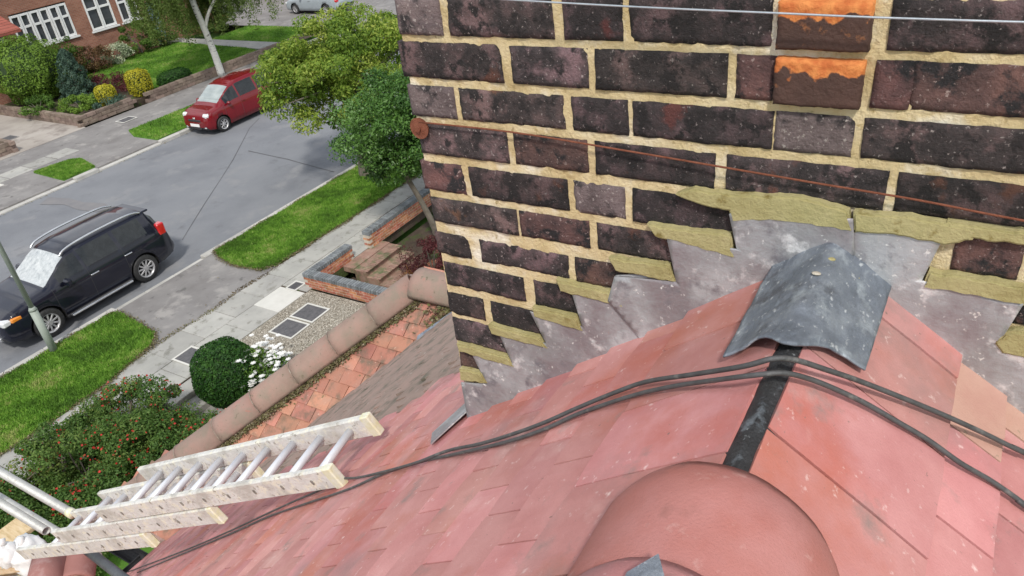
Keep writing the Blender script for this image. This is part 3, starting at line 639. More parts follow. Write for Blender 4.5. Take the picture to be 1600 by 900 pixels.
shrub('shrub', (12.6, 34.2, .3), (1.4, 1.2, .4), 4000, .09, M['l_brown'], 'brown and green low plants at the left picture edge', nc=30, cr=.35, seed=22)
shrub('shrub', (31.5, 41.5, .0), (1.6, .7, .9), 6000, .1, M['l_hedge'], 'hedge behind the birch at the far end of the small lawn', nc=40, cr=.4, seed=23)

# birch ------------------------------------------------------------------------------
def birch():
    e = empty('birch_tree', (24.6, 32.5, 0), 'white trunked weeping birch beside the low stone wall', 'tree')
    trunk('trunk', [(0, 0, 0), (-.02, .02, 1), (-.12, .04, 2.2), (-.25, .1, 3.6), (-.2, .1, 5.5), (0, .1, 8), (.1, .1, 10)], [.19, .165, .15, .14, .12, .08, .04], M['birch'], e)
    br = trunk('branch', [(-.12, .04, 2.2), (.25, -.1, 2.9), (.9, -.5, 3.8), (1.7, -.9, 5.0), (2.2, -1.2, 6.4)], [.085, .075, .06, .045, .03], M['birch'], e)
    rg = random.Random(6); bm = bmesh.new(); tips = []
    for k in range(34):
        a = rg.uniform(0, 6.28); z0 = rg.uniform(4.2, 9); r = rg.uniform(1.2, 3.6)
        p = [(0, 0, z0), (math.cos(a)*r*.5, math.sin(a)*r*.5, z0+.9), (math.cos(a)*r, math.sin(a)*r, z0+.6)]
        tube(bm, p, [.04, .025, .012], 5)
        for q in range(9): tips.append((math.cos(a)*r*rg.uniform(.4, 1.15)+rg.uniform(-.4, .4), math.sin(a)*r*rg.uniform(.4, 1.15)+rg.uniform(-.4, .4), z0+.6, max(.4, z0+.6-rg.uniform(1.9, 3.9))))
    bm_obj('branches', bm, M['bark'], e, True)
    P = []; T = []
    for (x, y, z, ln) in tips:
        n = int(105*ln); t = np.sort(RNG.uniform(0, 1, n)); zz = z-ln*t; keep = zz > 1.6+rg.uniform(0, .9)
        sw = rg.uniform(-.25, .25)
        pts = np.stack([x+sw*t*t+RNG.normal(0, .05+.05*t, n), y+RNG.normal(0, .05+.05*t, n), zz], 1)[keep]; P.append(pts); T.append(np.full(len(pts), rg.uniform(.1, .9)))
    P = np.concatenate(P); T = np.concatenate(T)
    kk = ~((np.abs(P[:, 0]*.8-P[:, 1]*.6+.1) < .55) & (P[:, 0]*.6+P[:, 1]*.8 < .2) & (P[:, 2] < 5)); P, T = P[kk], T[kk]   # the weeping crown is open round the trunk
    leaves('foliage', P, np.tile([0, 0, .3], (len(P), 1)), .10, M['l_birch'], e, .5, T*.6+RNG.uniform(0, .4, len(P)), 1)
birch()

# street tree -------------------------------------------------------------------------
def street_tree():
    e = empty('street_tree', (16.8, 16.5, .03), 'yellow green leafy tree standing on the grass verge by the kerb', 'tree')
    trunk('trunk', [(0, 0, -.1), (.02, 0, .5), (.05, .02, 1.3), (.0, .1, 2.2), (-.1, .1, 3.2)], [.34, .25, .2, .18, .14], M['bark'], e)
    rg = random.Random(3); bm = bmesh.new(); ends = []
    for k in range(16):
        a = k*.39+rg.uniform(-.2, .2); r = rg.uniform(1.3, 2.6); z1 = rg.uniform(2.2, 4.2); z0 = rg.uniform(1.4, 3)
        p = [(0, .05, z0), (math.cos(a)*r*.45, math.sin(a)*r*.45, z0+(z1-z0)*.6), (math.cos(a)*r, math.sin(a)*r, z1)]
        tube(bm, smooth_path(p, 4), [.075, .07, .06, .055, .05, .04, .032, .02, .012], 6)
    bm_obj('branches', bm, M['bark'], e, True)
    P, N, cv = crown_points((.0, .05, 3.35), (2.4, 2.6, 1.65), 130, 50000, .50, .3, seed=31)
    k = (P[:, 2] > 1.35+.4*np.sin(P[:, 0]*3)*np.cos(P[:, 1]*2)); P, N, cv = P[k], N[k], cv[k]
    leaves('foliage', P, N, .12, M['l_street'], e, .42, cv*.55+RNG.uniform(0, .5, len(P)), .8)
street_tree()
def garden_tree():
    e = empty('small_tree', (14.1, 11.9, -.45), 'dark green small garden tree leaning over the wall beside the chimney', 'tree')
    trunk('trunk', [(0, 0, -.1), (.0, .0, .6), (-.05, .25, 1.4), (-.25, .45, 2.3), (-.35, .5, 3.2)], [.10, .09, .075, .06, .04], M['bark'], e)
    trunk('branch', [(-.05, .25, 1.4), (.1, .8, 2.0), (.1, 1.3, 2.7)], [.05, .04, .02], M['bark'], e)
    P, N, cv = crown_points((.05, .85, 3.5), (1.45, 1.7, 1.2), 64, 25000, .46, .35, seed=32)
    P2, N2, cv2 = crown_points((.0, .65, 2.5), (.85, 1.1, .6), 34, 8000, .32, .4, seed=33)
    P = np.concatenate([P, P2]); N = np.concatenate([N, N2]); cv = np.concatenate([cv, cv2])
    leaves('foliage', P, N, .085, M['l_garden'], e, .5, cv*.5+RNG.uniform(0, .5, len(P))**1.5, .8)
garden_tree()
# near garden plants
SPX, SPY = 7.16, 12.15
clipped('shrub', (SPX, SPY, -.45), (.66, .66, .72), 18000, .05, M['l_box'], 'round clipped dark green bush beside the concrete steps', 2.2, .03)
def roses(e):
    rg = np.random.default_rng(8)
    bm = bmesh.new()
    for k in range(250):
        a = rg.uniform(0, 6.28); r = rg.uniform(0, .75)**.7; c = Vector((math.cos(a)*r*.75, math.sin(a)*r*.8, rg.uniform(.35, 1.22)))
        for q in range(6):
            b = q*1.05; v = [bm.verts.new(c), bm.verts.new(c+Vector((math.cos(b)*  .045, math.sin(b)*.045, .018))), bm.verts.new(c+Vector((math.cos(b+.5)*.062, math.sin(b+.5)*.062, .02))), bm.verts.new(c+Vector((math.cos(b+1)*.045, math.sin(b+1)*.045, .014)))]
            bm.faces.new(v)
    bm_obj('blossom', bm, M['l_white'], e)
shrub('rose_bush', (7.62, 11.6, -.45), (.42, .5, .55), 5000, .07, M['l_mid'], 'white flowering rose bush between the round bush and the roof edge', nc=30, cr=.25, extra=roses, seed=41)
def pinkfl(e):
    P, N, cv = crown_points((0, 0, .35), (.4, .4, .3), 8, 120, .15, .5, seed=5); leaves('blossom', P, N, .07, M['l_pink'], e, .8)
shrub('shrub', (8.0, 10.75, -.45), (.35, .35, .3), 1500, .07, M['l_mid'], 'small green plant with pink flowers beside the gravel drive', nc=12, cr=.2, extra=pinkfl, seed=42)
def hedge():
    e = empty('berry_hedge', (4.2, 12.3, -.45), 'large tangled hedge with red berries and russet shoots behind the ladder', 'hedge')
    bm = bmesh.new(); rg = random.Random(2)
    for k in range(16):
        x = rg.uniform(-1.5, 1.5); y = rg.uniform(-.7, .7); tube(bm, [(x, y, 0), (x+rg.uniform(-.3, .3), y+rg.uniform(-.3, .3), .9), (x+rg.uniform(-.4, .4), y+rg.uniform(-.4, .4), 1.15)], [.03, .018, .006], 5)
    bm_obj('stem', bm, M['bark'], e, True)
    Ps, Ns, Ts = [], [], []
    for (cx, cy, rx, ry, rz, nl, sd_) in ((-1.5, .2, 1.0, 1.0, .62, 22000, 1), (-.3, .15, 1.3, 1.15, .80, 32000, 2), (.95, .1, 1.0, 1.1, .80, 26000, 3), (.3, -1.1, 1.3, .9, .62, 20000, 4), (-1.6, -1.0, 1.0, .8, .5, 12000, 5), (1.2, -.9, .8, .8, .55, 12000, 6), (.45, .75, 1.1, .6, .6, 14000, 7), (-1.2, .5, 1.0, .6, .5, 9000, 8)):
        P, N, cv = crown_points((cx, cy, rz), (rx, ry, rz), 60, nl, .26, .6, seed=50+sd_); Ps.append(P); Ns.append(N); Ts.append(cv)
    P = np.concatenate(Ps); N = np.concatenate(Ns); cv = np.concatenate(Ts); P[:, 2] = np.maximum(P[:, 2], .02)
    ht = np.clip((P[:, 1]-.1)*.35, 0, .45)  # street side leaves tinted up: sunlit brightness painted in, along with fresh russet growth
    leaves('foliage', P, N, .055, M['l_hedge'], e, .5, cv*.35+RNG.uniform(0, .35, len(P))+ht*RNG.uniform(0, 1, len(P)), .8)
    k = RNG.choice(len(P), 4200, replace=False); w_ = np.array([noise.noise(Vector(q)*1.9) for q in P[k]]); k = k[w_ > .02]
    Q = P[k]+N[k]/np.linalg.norm(N[k], axis=1)[:, None]*.07
    leaves('berry', Q, N[k], .045, M['l_berry'], e, .9)
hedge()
shrub('maple_shrub', (12.85, 11.15, -.45), (.75, .8, .5), 7000, .07, M['l_maroon'], 'crimson purple lace leaf maple behind the brick steps', nc=40, cr=.25, seed=43, aspect=.25)
def spiky(c):
    e = empty('spiky_grass', c, 'orange brown spiky grass clump below the crimson maple', 'plant'); rg = random.Random(9); bm = bmesh.new()
    for k in range(170):
        a = rg.uniform(0, 6.28); r = rg.uniform(.15, .45); h = rg.uniform(.15, .45); s = Vector((-math.sin(a), math.cos(a), 0))*.007
        p = [Vector((0, 0, 0)), Vector((math.cos(a)*r*.5, math.sin(a)*r*.5, h)), Vector((math.cos(a)*r, math.sin(a)*r, h*.8))]
        v = [bm.verts.new(p[0]-s), bm.verts.new(p[0]+s), bm.verts.new(p[1]+s), bm.verts.new(p[1]-s), bm.verts.new(p[2])]
        bm.faces.new(v[:4]); bm.faces.new((v[3], v[2], v[4]))
    o = bm_obj('blade', bm, M['l_spiky'], e)
    at = o.data.attributes.new('tint', 'FLOAT', 'POINT'); at.data.foreach_set('value', RNG.uniform(0, 1, len(o.data.vertices)).astype(np.float32))
spiky((12.35, 11.45, -.44))
shrub('shrub', (12.9, 10.3, -.45), (.4, .45, .35), 2500, .07, M['l_mid'], 'small light green shrub right of the crimson maple', nc=16, cr=.2, seed=44)

# ================================================================== VEHICLES
def paint(name, c, rough=.25):
    m = mat(name, [c, [a*1.15 for a in c]], 3, rough, 0, 0, coat=.8, spec=.15); return m
M['p_black'] = paint('black_car_paint', (.008, .009, .018), .3); M['p_red'] = paint('dark_red_car_paint', (.15, .005, .010)); M['p_silver'] = paint('silver_blue_car_paint', (.30, .34, .37), .3)
M['cglass'] = mat('tinted_car_glass', [(.006, .008, .009), (.02, .024, .026)], 6, .04, 0, spec=.5)
M['screen'] = mat('pale_mottled_windscreen', [(.28, .31, .32), (.44, .47, .48), (.56, .58, .58)], 9, .25, .6, 22, 0, coat=.8, bdist=.03)  # the SUV screen's mottled paleness is painted into its base colour
M['screen2'] = mat('glass_with_painted_reflection', [(.20, .24, .24), (.34, .38, .37)], 2, .08, 0, coat=.9)  # reflections on the red car's windscreen painted in as a pale glass colour
M['chrome'] = mat('bright_metal_trim', [(.55, .56, .58), (.68, .69, .70)], 4, .25, 0, metal=.8)
M['plastic'] = mat('black_plastic_trim', [(.018, .018, .02), (.03, .03, .032)], 9, .6, .1)
M['alloy'] = mat('alloy_wheel', [(.38, .38, .39), (.5, .5, .51)], 6, .35, 0, metal=.5)
M['hl'] = mat('clear_headlight', [(.55, .57, .58), (.75, .76, .76)], 30, .1, 0, coat=1)
M['amber'] = mat('amber_lens', [(.75, .22, .02), (.8, .3, .04)], 9, .2, 0, coat=1)
M['redlens'] = mat('red_lens', [(.45, .01, .015), (.6, .02, .02)], 9, .2, 0, coat=1)
M['plate'] = mat('number_plate', [(.78, .78, .76), (.82, .82, .80)], 9, .4, 0)
def make_car(name, loc, rz, spec, label, group='cars parked in the street'):
    """x forward, y left, z up. spec: key stations from nose to tail"""
    e = empty(name, loc, label, 'car', group, rz)
    K = spec['st']; xs = np.array([k[0] for k in K])
    X = sorted(set(np.round(np.concatenate([np.linspace(xs.min(), xs.max(), 46), xs, spec['cuts']]), 3)), reverse=True)
    def col(i):
        a = np.interp(X, xs[::-1], [k[i] for k in K][::-1]); b = a.copy(); b[1:-1] = .25*a[:-2]+.5*a[1:-1]+.25*a[2:]; return b
    zb, belt, top, wd, wr = [col(i) for i in range(1, 6)]
    rows = []
    for i, x in enumerate(X):
        b0, bl, tp, W, Wr = zb[i], belt[i], top[i], wd[i], wr[i]; gh = max(tp-bl, .02)
        q = [(0, b0), (.8*W, b0), (.965*W, b0+.05), (.995*W, b0+.33*(bl-b0)), (W, b0+.62*(bl-b0)), (.985*W, bl-.10), (.955*W, bl-.015),
             (.935*W, bl+.12*gh), (.5*.93*W+.5*Wr, bl+.52*gh), (Wr+.012, bl+.84*gh), (Wr-.03, bl+.955*gh), (Wr*.72, bl+.99*gh+.0), (Wr*.36, tp+.008), (0, tp+.012)]
        rows.append([(x, y, z) for y, z in q]+[(x, -y, z) for y, z in q[-2:0:-1]])
    bm = bmesh.new(); VV = [[bm.verts.new(p) for p in r] for r in rows]; n = len(rows[0]); nq = 14
    ws = spec['win']; (s0, s1), (r0, r1), gaps = spec['screen'], spec['rear'], spec['pillars']
    mats = [spec['paint'], M['cglass'], spec.get('screenmat', M['cglass']), M['cglass'], M['black'], M['plastic']]
    for i in range(len(X)-1):
        xm = (X[i]+X[i+1])/2
        for j in range(n):
            f = bm.faces.new((VV[i][j], VV[i][(j+1) % n], VV[i+1][(j+1) % n], VV[i+1][j])); f.smooth = True
            jj = j if j < 13 else n-1-j
            mi = 0
            if jj in (7, 8) and ws[0] > xm > ws[1] and not any(a > xm > b for a, b in gaps): mi = 1
            if jj in (10, 11, 12) and s0 > xm > s1: mi = 2
            if jj in (10, 11, 12) and r0 > xm > r1: mi = 3
            if jj <= 1: mi = 5
            if 2 <= jj <= 6 and any(a > xm > b for a, b in spec.get('gaps', [])): mi = 5
            f.material_index = mi
    for r in (VV[0], VV[-1]):
        f = bm.faces.new(r); f.material_index = 0
    bmesh.ops.recalc_face_normals(bm, faces=bm.faces)
    me = bpy.data.meshes.new('hull'); bm.to_mesh(me); bm.free()
    for m in mats: me.materials.append(m)
    hull = bpy.data.objects.new('hull', me); C.objects.link(hull)
    wr_, (wf, wb_), hw = spec['wheel_r'], spec['axles'], max(wd)
    cb_ = bmesh.new()
    for x in (wf, wb_):
        for s in (-1, 1):
            bmesh.ops.create_cone(cb_, cap_ends=True, segments=32, radius1=wr_+.06, radius2=wr_+.06, depth=.62, matrix=Matrix.Translation((x, s*(hw-.02), wr_)) @ Matrix.Rotation(math.pi/2, 4, 'X'))
    cm = bpy.data.meshes.new('cut'); 
    for f in cb_.faces: f.material_index = 4
    cb_.to_mesh(cm); cb_.free()
    for m in mats: cm.materials.append(m)
    cut = bpy.data.objects.new('cut', cm); C.objects.link(cut)
    md = hull.modifiers.new('b', 'BOOLEAN'); md.operation = 'DIFFERENCE'; md.object = cut; md.solver = 'EXACT'
    bpy.context.view_layer.update()
    ev = hull.evaluated_get(bpy.context.evaluated_depsgraph_get()); rm = bpy.data.meshes.new_from_object(ev)
    bpy.data.objects.remove(hull); bpy.data.objects.remove(cut)
    nm = len(rm.materials)
    def extract(pred, nme, islands=False, lab=None):
        b = bmesh.new(); b.from_mesh(rm); bmesh.ops.delete(b, geom=[f for f in b.faces if not pred(f.material_index)], context='FACES')
        parts = [b]
        if islands:
            seen = set(); parts = []
            for f in b.faces:
                if f in seen: continue
                st_ = [f]; grp = set()
                while st_:
                    g = st_.pop()
                    if g in grp: continue
                    grp.add(g); seen.add(g)
                    for ed in g.edges:
                        for h_ in ed.link_faces:
                            if h_ not in grp: st_.append(h_)
                nb = bmesh.new(); mp = {}
                for g in grp:
                    vs = []
                    for v in g.verts:
                        if v not in mp: mp[v] = nb.verts.new(v.co)
                        vs.append(mp[v])
                    nf = nb.faces.new(vs); nf.smooth = True; nf.material_index = g.material_index
                parts.append(nb)
        for p in parts:
            if not p.faces: continue
            m2 = bpy.data.meshes.new(nme); p.to_mesh(m2); o = link(nme, m2, mats, e)
            if lab: o['label'] = lab
    extract(lambda k: k in (0, 4, 5), 'body'); extract(lambda k: k == 1, 'side_window', True)
    extract(lambda k: k == 2, 'windscreen'); extract(lambda k: k == 3, 'rear_window')
    # wheels
    tw = .22
    tb = bmesh.new(); prof = [(wr_*.66, -tw/2), (wr_*.9, -tw/2), (wr_*.99, -tw*.38), (wr_, -tw*.2), (wr_, tw*.2), (wr_*.99, tw*.38), (wr_*.9, tw/2), (wr_*.66, tw/2)]
    ring = []
    for k in range(32):
        a = 2*math.pi*k/32; ring.append([tb.verts.new((math.cos(a)*r, y, math.sin(a)*r)) for r, y in prof])
    for k in range(32):
        for j in range(len(prof)-1):
            f = tb.faces.new((ring[k][j], ring[k][j+1], ring[(k+1) % 32][j+1], ring[(k+1) % 32][j])); f.smooth = True
    tm = bpy.data.meshes.new('tyre'); tb.to_mesh(tm); tb.free(); tm.materials.append(M['black'])
    rb = bmesh.new(); R0 = wr_*.67
    bmesh.ops.create_cone(rb, cap_ends=True, segments=24, radius1=.05, radius2=.045, depth=.05, matrix=Matrix.Translation((0, tw*.42, 0)) @ Matrix.Rotation(math.pi/2, 4, 'X'))
    ns = spec.get('spokes', 10)
    for k in range(ns):
        a = 2*math.pi*k/ns; mt = Matrix.Rotation(a, 4, 'Y'); box(rb, .03, R0-.01, tw*.32, tw*.42, -.021, .021, mt, .006)
    prev = None; rr = []
    for k in range(32):
        a = 2*math.pi*k/32; rr.append([rb.verts.new((math.cos(a)*r, y, math.sin(a)*r)) for r, y in ((R0-.035, tw*.36), (R0-.02, tw*.46), (R0, tw*.5), (R0, -tw*.4), (R0-.035, -tw*.4))])
    for k in range(32):
        for j in range(5): rb.faces.new((rr[k][j], rr[k][(j+1) % 5], rr[(k+1) % 32][(j+1) % 5], rr[(k+1) % 32][j]))
    bmesh.ops.recalc_face_normals(rb, faces=rb.faces); rmm = bpy.data.meshes.new('rim'); rb.to_mesh(rmm); rb.free(); rmm.materials.append(spec.get('rimmat', M['alloy']))
    bb = bmesh.new(); bmesh.ops.create_cone(bb, cap_ends=True, segments=24, radius1=R0-.03, radius2=R0-.03, depth=.02, matrix=Matrix.Rotation(math.pi/2, 4, 'X')); bd = bpy.data.meshes.new('brake_backing'); bb.to_mesh(bd); bb.free(); bd.materials.append(M['black'])
    for x in (wf, wb_):
        for s in (-1, 1):
            wq = bpy.data.objects.new('wheel', tm); C.objects.link(wq); wq.parent = e; wq.location = (x, s*(hw-.12), wr_); wq.rotation_euler = (0, random.random()*6, 0 if s > 0 else math.pi)
            wq.name = 'wheel'
            for nm_, me_ in (('rim', rmm), ('brake_backing', bd)):
                o = bpy.data.objects.new(nm_, me_); C.objects.link(o); o.parent = wq
    for (nme, dims, m, bv) in spec['bits']:
        bobj(nme, dims, m, e, bv)
    return e
# black seven seat SUV (length 4.69 m)
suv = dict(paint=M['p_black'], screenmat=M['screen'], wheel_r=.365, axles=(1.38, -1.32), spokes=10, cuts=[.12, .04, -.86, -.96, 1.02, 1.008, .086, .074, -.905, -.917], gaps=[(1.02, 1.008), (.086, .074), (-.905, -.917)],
 st=[ # x, zb, belt, top, half width, roof half width
  (2.34, .42, .60, .66, .70, .55), (2.28, .30, .80, .86, .82, .66), (2.05, .24, .94, .99, .90, .74), (1.6, .22, 1.02, 1.08, .93, .76), (1.12, .22, 1.06, 1.13, .94, .76),
  (.95, .22, 1.07, 1.20, .94, .73), (.62, .22, 1.08, 1.44, .94, .69), (.30, .22, 1.08, 1.63, .94, .655), (-.1, .22, 1.09, 1.69, .94, .65), (-.9, .22, 1.10, 1.70, .94, .645), (-1.6, .23, 1.12, 1.69, .93, .64),
  (-1.98, .26, 1.13, 1.66, .91, .62), (-2.14, .30, 1.10, 1.42, .89, .60), (-2.28, .34, 1.04, 1.10, .86, .62), (-2.35, .42, .72, .78, .82, .60)],
 win=(.80, -1.75), pillars=[(.12, .04), (-.86, -.96)], screen=(1.08, .34), rear=(-1.92, -2.24),
 bits=[
  ('running_board', (-.82, .88, .93, 1.03, .27, .32), M['chrome'], .012), ('running_board', (-.82, .88, -1.03, -.93, .27, .32), M['chrome'], .012),
  ('door_handle', (-.16, .06, .925, .965, .93, .96), M['chrome'], .01), ('door_handle', (-1.12, -.90, .925, .965, .95, .98), M['chrome'], .01),
  ('door_handle', (-.16, .06, -.965, -.925, .93, .96), M['chrome'], .01), ('door_handle', (-1.12, -.90, -.965, -.925, .95, .98), M['chrome'], .01),
  ('wing_mirror', (.60, .74, .93, 1.14, 1.03, 1.20), M['p_black'], .04), ('wing_mirror', (.60, .74, -1.14, -.93, 1.03, 1.20), M['p_black'], .04),
  ('headlight', (1.98, 2.29, .50, .86, .74, .90), M['hl'], .04), ('headlight', (1.98, 2.29, -.86, -.50, .74, .90), M['hl'], .04),
  ('indicator', (1.84, 2.10, .80, .905, .78, .90), M['amber'], .03), ('indicator', (1.84, 2.10, -.905, -.80, .78, .90), M['amber'], .03),
  ('grille', (2.28, 2.355, -.42, .42, .62, .78), M['plastic'], .02), ('bumper_trim', (2.24, 2.38, -.55, .55, .34, .46), M['chrome'], .03), ('number_plate', (2.365, 2.385, -.26, .26, .47, .58), M['plate'], 0),
  ('tail_light', (-2.24, -2.02, .70, .905, .96, 1.28), M['redlens'], .03), ('tail_light', (-2.24, -2.02, -.905, -.70, .96, 1.28), M['redlens'], .03),
  ('rear_spoiler', (-2.17, -1.95, -.54, .54, 1.585, 1.64), M['p_black'], .02), ('wheel_arch_trim', (-.86, .96, .925, .955, .26, .33), M['plastic'], .01), ('wheel_arch_trim', (-.86, .96, -.955, -.925, .26, .33), M['plastic'], .01)])
suv_root = make_car('parked_suv', (8.18, 18.84, GZ+.012), math.pi, suv, 'black SUV with silver roof rails and pale windscreen by the near kerb')
for s_ in (-1, 1):
    P = smooth_path([(.42, s_*.62, 1.60), (.22, s_*.625, 1.71), (-.3, s_*.63, 1.765), (-1.0, s_*.625, 1.775), (-1.6, s_*.62, 1.75), (-1.88, s_*.615, 1.67)], 5)
    tobj('roof_rail', P, .026, M['chrome'], suv_root, 8)
verso = dict(paint=M['p_red'], screenmat=M['screen2'], wheel_r=.30, axles=(1.24, -1.26), spokes=7, cuts=[.18, .1, -.78, -.88, 1.0, .988, .146, .134, -.825, -.837], gaps=[(1.0, .988), (.146, .134), (-.825, -.837)],
 st=[(1.93, .34, .52, .58, .62, .5), (1.88, .22, .72, .78, .74, .58), (1.66, .17, .87, .93, .81, .62), (1.25, .16, .94, 1.02, .835, .63), (1.12, .16, .95, 1.08, .84, .62),
  (.70, .16, .96, 1.36, .845, .60), (.40, .16, .97, 1.55, .845, .585), (0, .16, .97, 1.65, .845, .58), (-.9, .16, .98, 1.67, .845, .58), (-1.5, .18, .99, 1.64, .83, .57),
  (-1.78, .2, .99, 1.52, .81, .56), (-1.9, .24, .96, 1.2, .79, .56), (-1.97, .32, .72, .80, .76, .56)],
 win=(.92, -1.66), pillars=[(.18, .1), (-.78, -.88)], screen=(1.12, .42), rear=(-1.72, -1.92), rimmat=M['alloy'],
 bits=[('door_handle', (-.05, .12, .835, .865, .86, .885), M['p_red'], .008), ('door_handle', (-.98, -.82, .835, .865, .88, .905), M['p_red'], .008),
  ('wing_mirror', (.74, .88, .84, 1.0, .95, 1.08), M['p_red'], .04), ('wing_mirror', (.74, .88, -1.0, -.84, .95, 1.08), M['p_red'], .04),
  ('headlight', (1.56, 1.87, .44, .74, .66, .86), M['hl'], .06), ('headlight', (1.56, 1.87, -.74, -.44, .66, .86), M['hl'], .06),
  ('grille', (1.86, 1.945, -.36, .36, .55, .64), M['plastic'], .02), ('lower_grille', (1.85, 1.955, -.30, .30, .24, .33), M['plastic'], .02), ('number_plate', (1.95, 1.97, -.26, .26, .37, .48), M['plate'], 0),
  ('fog_light', (1.84, 1.93, .48, .60, .30, .38), M['hl'], .02), ('fog_light', (1.84, 1.93, -.60, -.48, .30, .38), M['hl'], .02), ('badge', (1.90, 1.935, -.06, .06, .65, .72), M['chrome'], .01),
  ('tail_light', (-1.92, -1.74, .66, .80, .95, 1.4), M['redlens'], .03), ('tail_light', (-1.92, -1.74, -.80, -.66, .95, 1.4), M['redlens'], .03)])
make_car('parked_car', (20.0, 26.35, GZ+.012), math.pi, verso, 'dark red compact people carrier parked against the far kerb')
sal = dict(paint=M['p_silver'], wheel_r=.31, axles=(1.35, -1.30), spokes=9, cuts=[.1, .03, -.85, -.92],
 st=[(2.25, .34, .50, .56, .62, .5), (2.18, .22, .66, .72, .78, .6), (1.9, .18, .80, .86, .85, .64), (1.2, .17, .88, .95, .87, .64), (.95, .17, .90, 1.02, .87, .62),
  (.2, .17, .91, 1.40, .87, .58), (-.3, .17, .92, 1.45, .87, .57), (-1.3, .18, .93, 1.42, .86, .55), (-1.9, .2, .93, 1.3, .84, .55), (-2.2, .25, .9, .98, .80, .55), (-2.3, .32, .6, .7, .76, .5)],
 win=(.75, -1.7), pillars=[(.1, .03), (-.85, -.92)], screen=(1.02, .25), rear=(-1.7, -2.2),
 bits=[('door_handle', (-.1, .08, .86, .89, .82, .845), M['chrome'], .006), ('wing_mirror', (.6, .72, .87, 1.02, .9, 1.02), M['p_silver'], .03), ('wing_mirror', (.6, .72, -1.02, -.87, .9, 1.02), M['p_silver'], .03),
  ('headlight', (1.95, 2.2, .5, .8, .58, .72), M['hl'], .04), ('headlight', (1.95, 2.2, -.8, -.5, .58, .72), M['hl'], .04), ('rear_bumper_trim', (-2.34, -2.2, -.7, .7, .36, .5), M['plastic'], .02),
  ('tail_light', (-2.26, -2.1, .55, .8, .72, .86), M['redlens'], .02), ('tail_light', (-2.26, -2.1, -.8, -.55, .72, .86), M['redlens'], .02)])
make_car('parked_car', (37.3, 37.6, .02), math.pi/2, sal, 'silver blue car at the top of the picture in the side road')

# street lamp
lp = empty('lamp_post', (6.3, 17.12, .03), 'grey green lamp post leaning into view on the verge beside the SUV', 'lamp post')
tobj('base_section', [(0, 0, -.1), (0, 0, 1.15)], .085, M['ceramic'], lp, 12); tobj('collar', [(0, 0, 1.12), (0, 0, 1.2)], [.095, .06], M['ceramic'], lp, 12)
tobj('shaft', [(0, 0, 1.15), (0, 0, 6.2)], [.055, .042], M['ceramic'], lp, 12); tobj('bracket', smooth_path([(0, 0, 6.1), (0, .1, 6.5), (0, .5, 6.7), (0, .9, 6.7)]), .03, M['ceramic'], lp, 8)
bm = bmesh.new(); box(bm, -.12, .12, .8, 1.35, 6.62, 6.78, bev=.04); bm_obj('lantern', bm, M['ceramic'], lp)
# fallen leaves on verge, kerb and pavement (individually tiny: loose litter)
def litter(nm, n, bx, z, lab, cols, size=.06):
    P = np.stack([RNG.uniform(bx[0], bx[1], n), RNG.uniform(bx[2], bx[3], n), np.full(n, z)], 1)
    o = leaves(nm, P, np.tile([0, 0, 1.], (n, 1)), size, cols, None, .6, None, .25, True); tag(o, lab, 'leaf litter')
litter('leaf_litter', 60, (3, 18, 14.8, 17.3), .05, 'scattered yellow and brown leaves on the near verge', M['moss'])
litter('leaf_litter', 160, (8, 24, 27.0, 27.35), GZ+.03, 'brown leaves gathered along the far kerb', M['moss'])
litter('leaf_litter', 220, (28, 34, 36, 42), .13, 'brown leaves on the far lawn and side road', M['l_brown'])
litter('leaf_litter', 90, (3.6, 5.4, 13.6, 14.8), .025, 'pale leaves and crumbs on the pavement corner by the hedge', M['moss'], .05)

# ================================================================== NEAR HOUSE
T1, C1 = .81, -.46913; YR = .155; ZR = C1-T1*YR; T2 = .80
house = empty('semi_detached_house', (0, 0, 0), 'house with new red roof tiles, tall brick chimney and old hipped bay', 'house')
Ex = Vector((1, 0, 0))
def slope_frame(side):
    dn = Vector((0, 1, -T1)) if side > 0 else Vector((0, -1, -T2)); L1 = dn.length; dn = dn/L1
    nn = Vector((0, T1, 1)).normalized() if side > 0 else Vector((0, -T2, 1)).normalized()
    return dn, nn
def tile_mtx(side, X, s_tail, d, tilt, lift=0, skew=0):
    dn, nn = slope_frame(side); x_ = -Ex if side > 0 else Ex; y_ = -dn
    o = Vector((X, YR, H+ZR))+dn*s_tail+nn*(.0055+lift)
    m = Matrix((x_, y_, nn)).transposed().to_4x4(); m.translation = o
    return m @ Matrix.Rotation(skew, 4, 'Z') @ Matrix.Rotation(-tilt, 4, 'X') @ Matrix.Translation((0, d/2, -.0055))
def tile_piece(name, w_, d_, m, seed):
    rg = random.Random(seed); bm = bmesh.new(); nx, ny = 6, 3
    g = [[bm.verts.new((-w_/2+w_*i/nx, -d_/2+d_*j/ny, .0055+.0012*math.cos((i/nx-.5)*3))) for i in range(nx+1)] for j in range(ny+1)]
    for j in range(ny):
        for i in range(nx): bm.faces.new((g[j][i], g[j][i+1], g[j+1][i+1], g[j+1][i]))
    for i in range(nx+1): g[0][i].co.y += rg.uniform(-.0012, .0012); g[0][i].co.z -= .0015
    for j in range(ny+1): g[j][0].co.z -= .001; g[j][nx].co.z -= .001
    r = bmesh.ops.extrude_edge_only(bm, edges=[e_ for e_ in bm.edges if e_.is_boundary])
    for v in [q for q in r['geom'] if isinstance(q, bmesh.types.BMVert)]: v.co.z = -.0055
    bmesh.ops.recalc_face_normals(bm, faces=bm.faces)
    me = bpy.data.meshes.new(name); bm.to_mesh(me); bm.free(); me.materials.append(m); return me
W_ = .1615
tl = [tile_piece('roof_tile', W_, .20, M['tile'], s) for s in range(5)]
tl0 = [tile_piece('roof_tile', W_, .247, M['tile'], s+20) for s in range(3)]
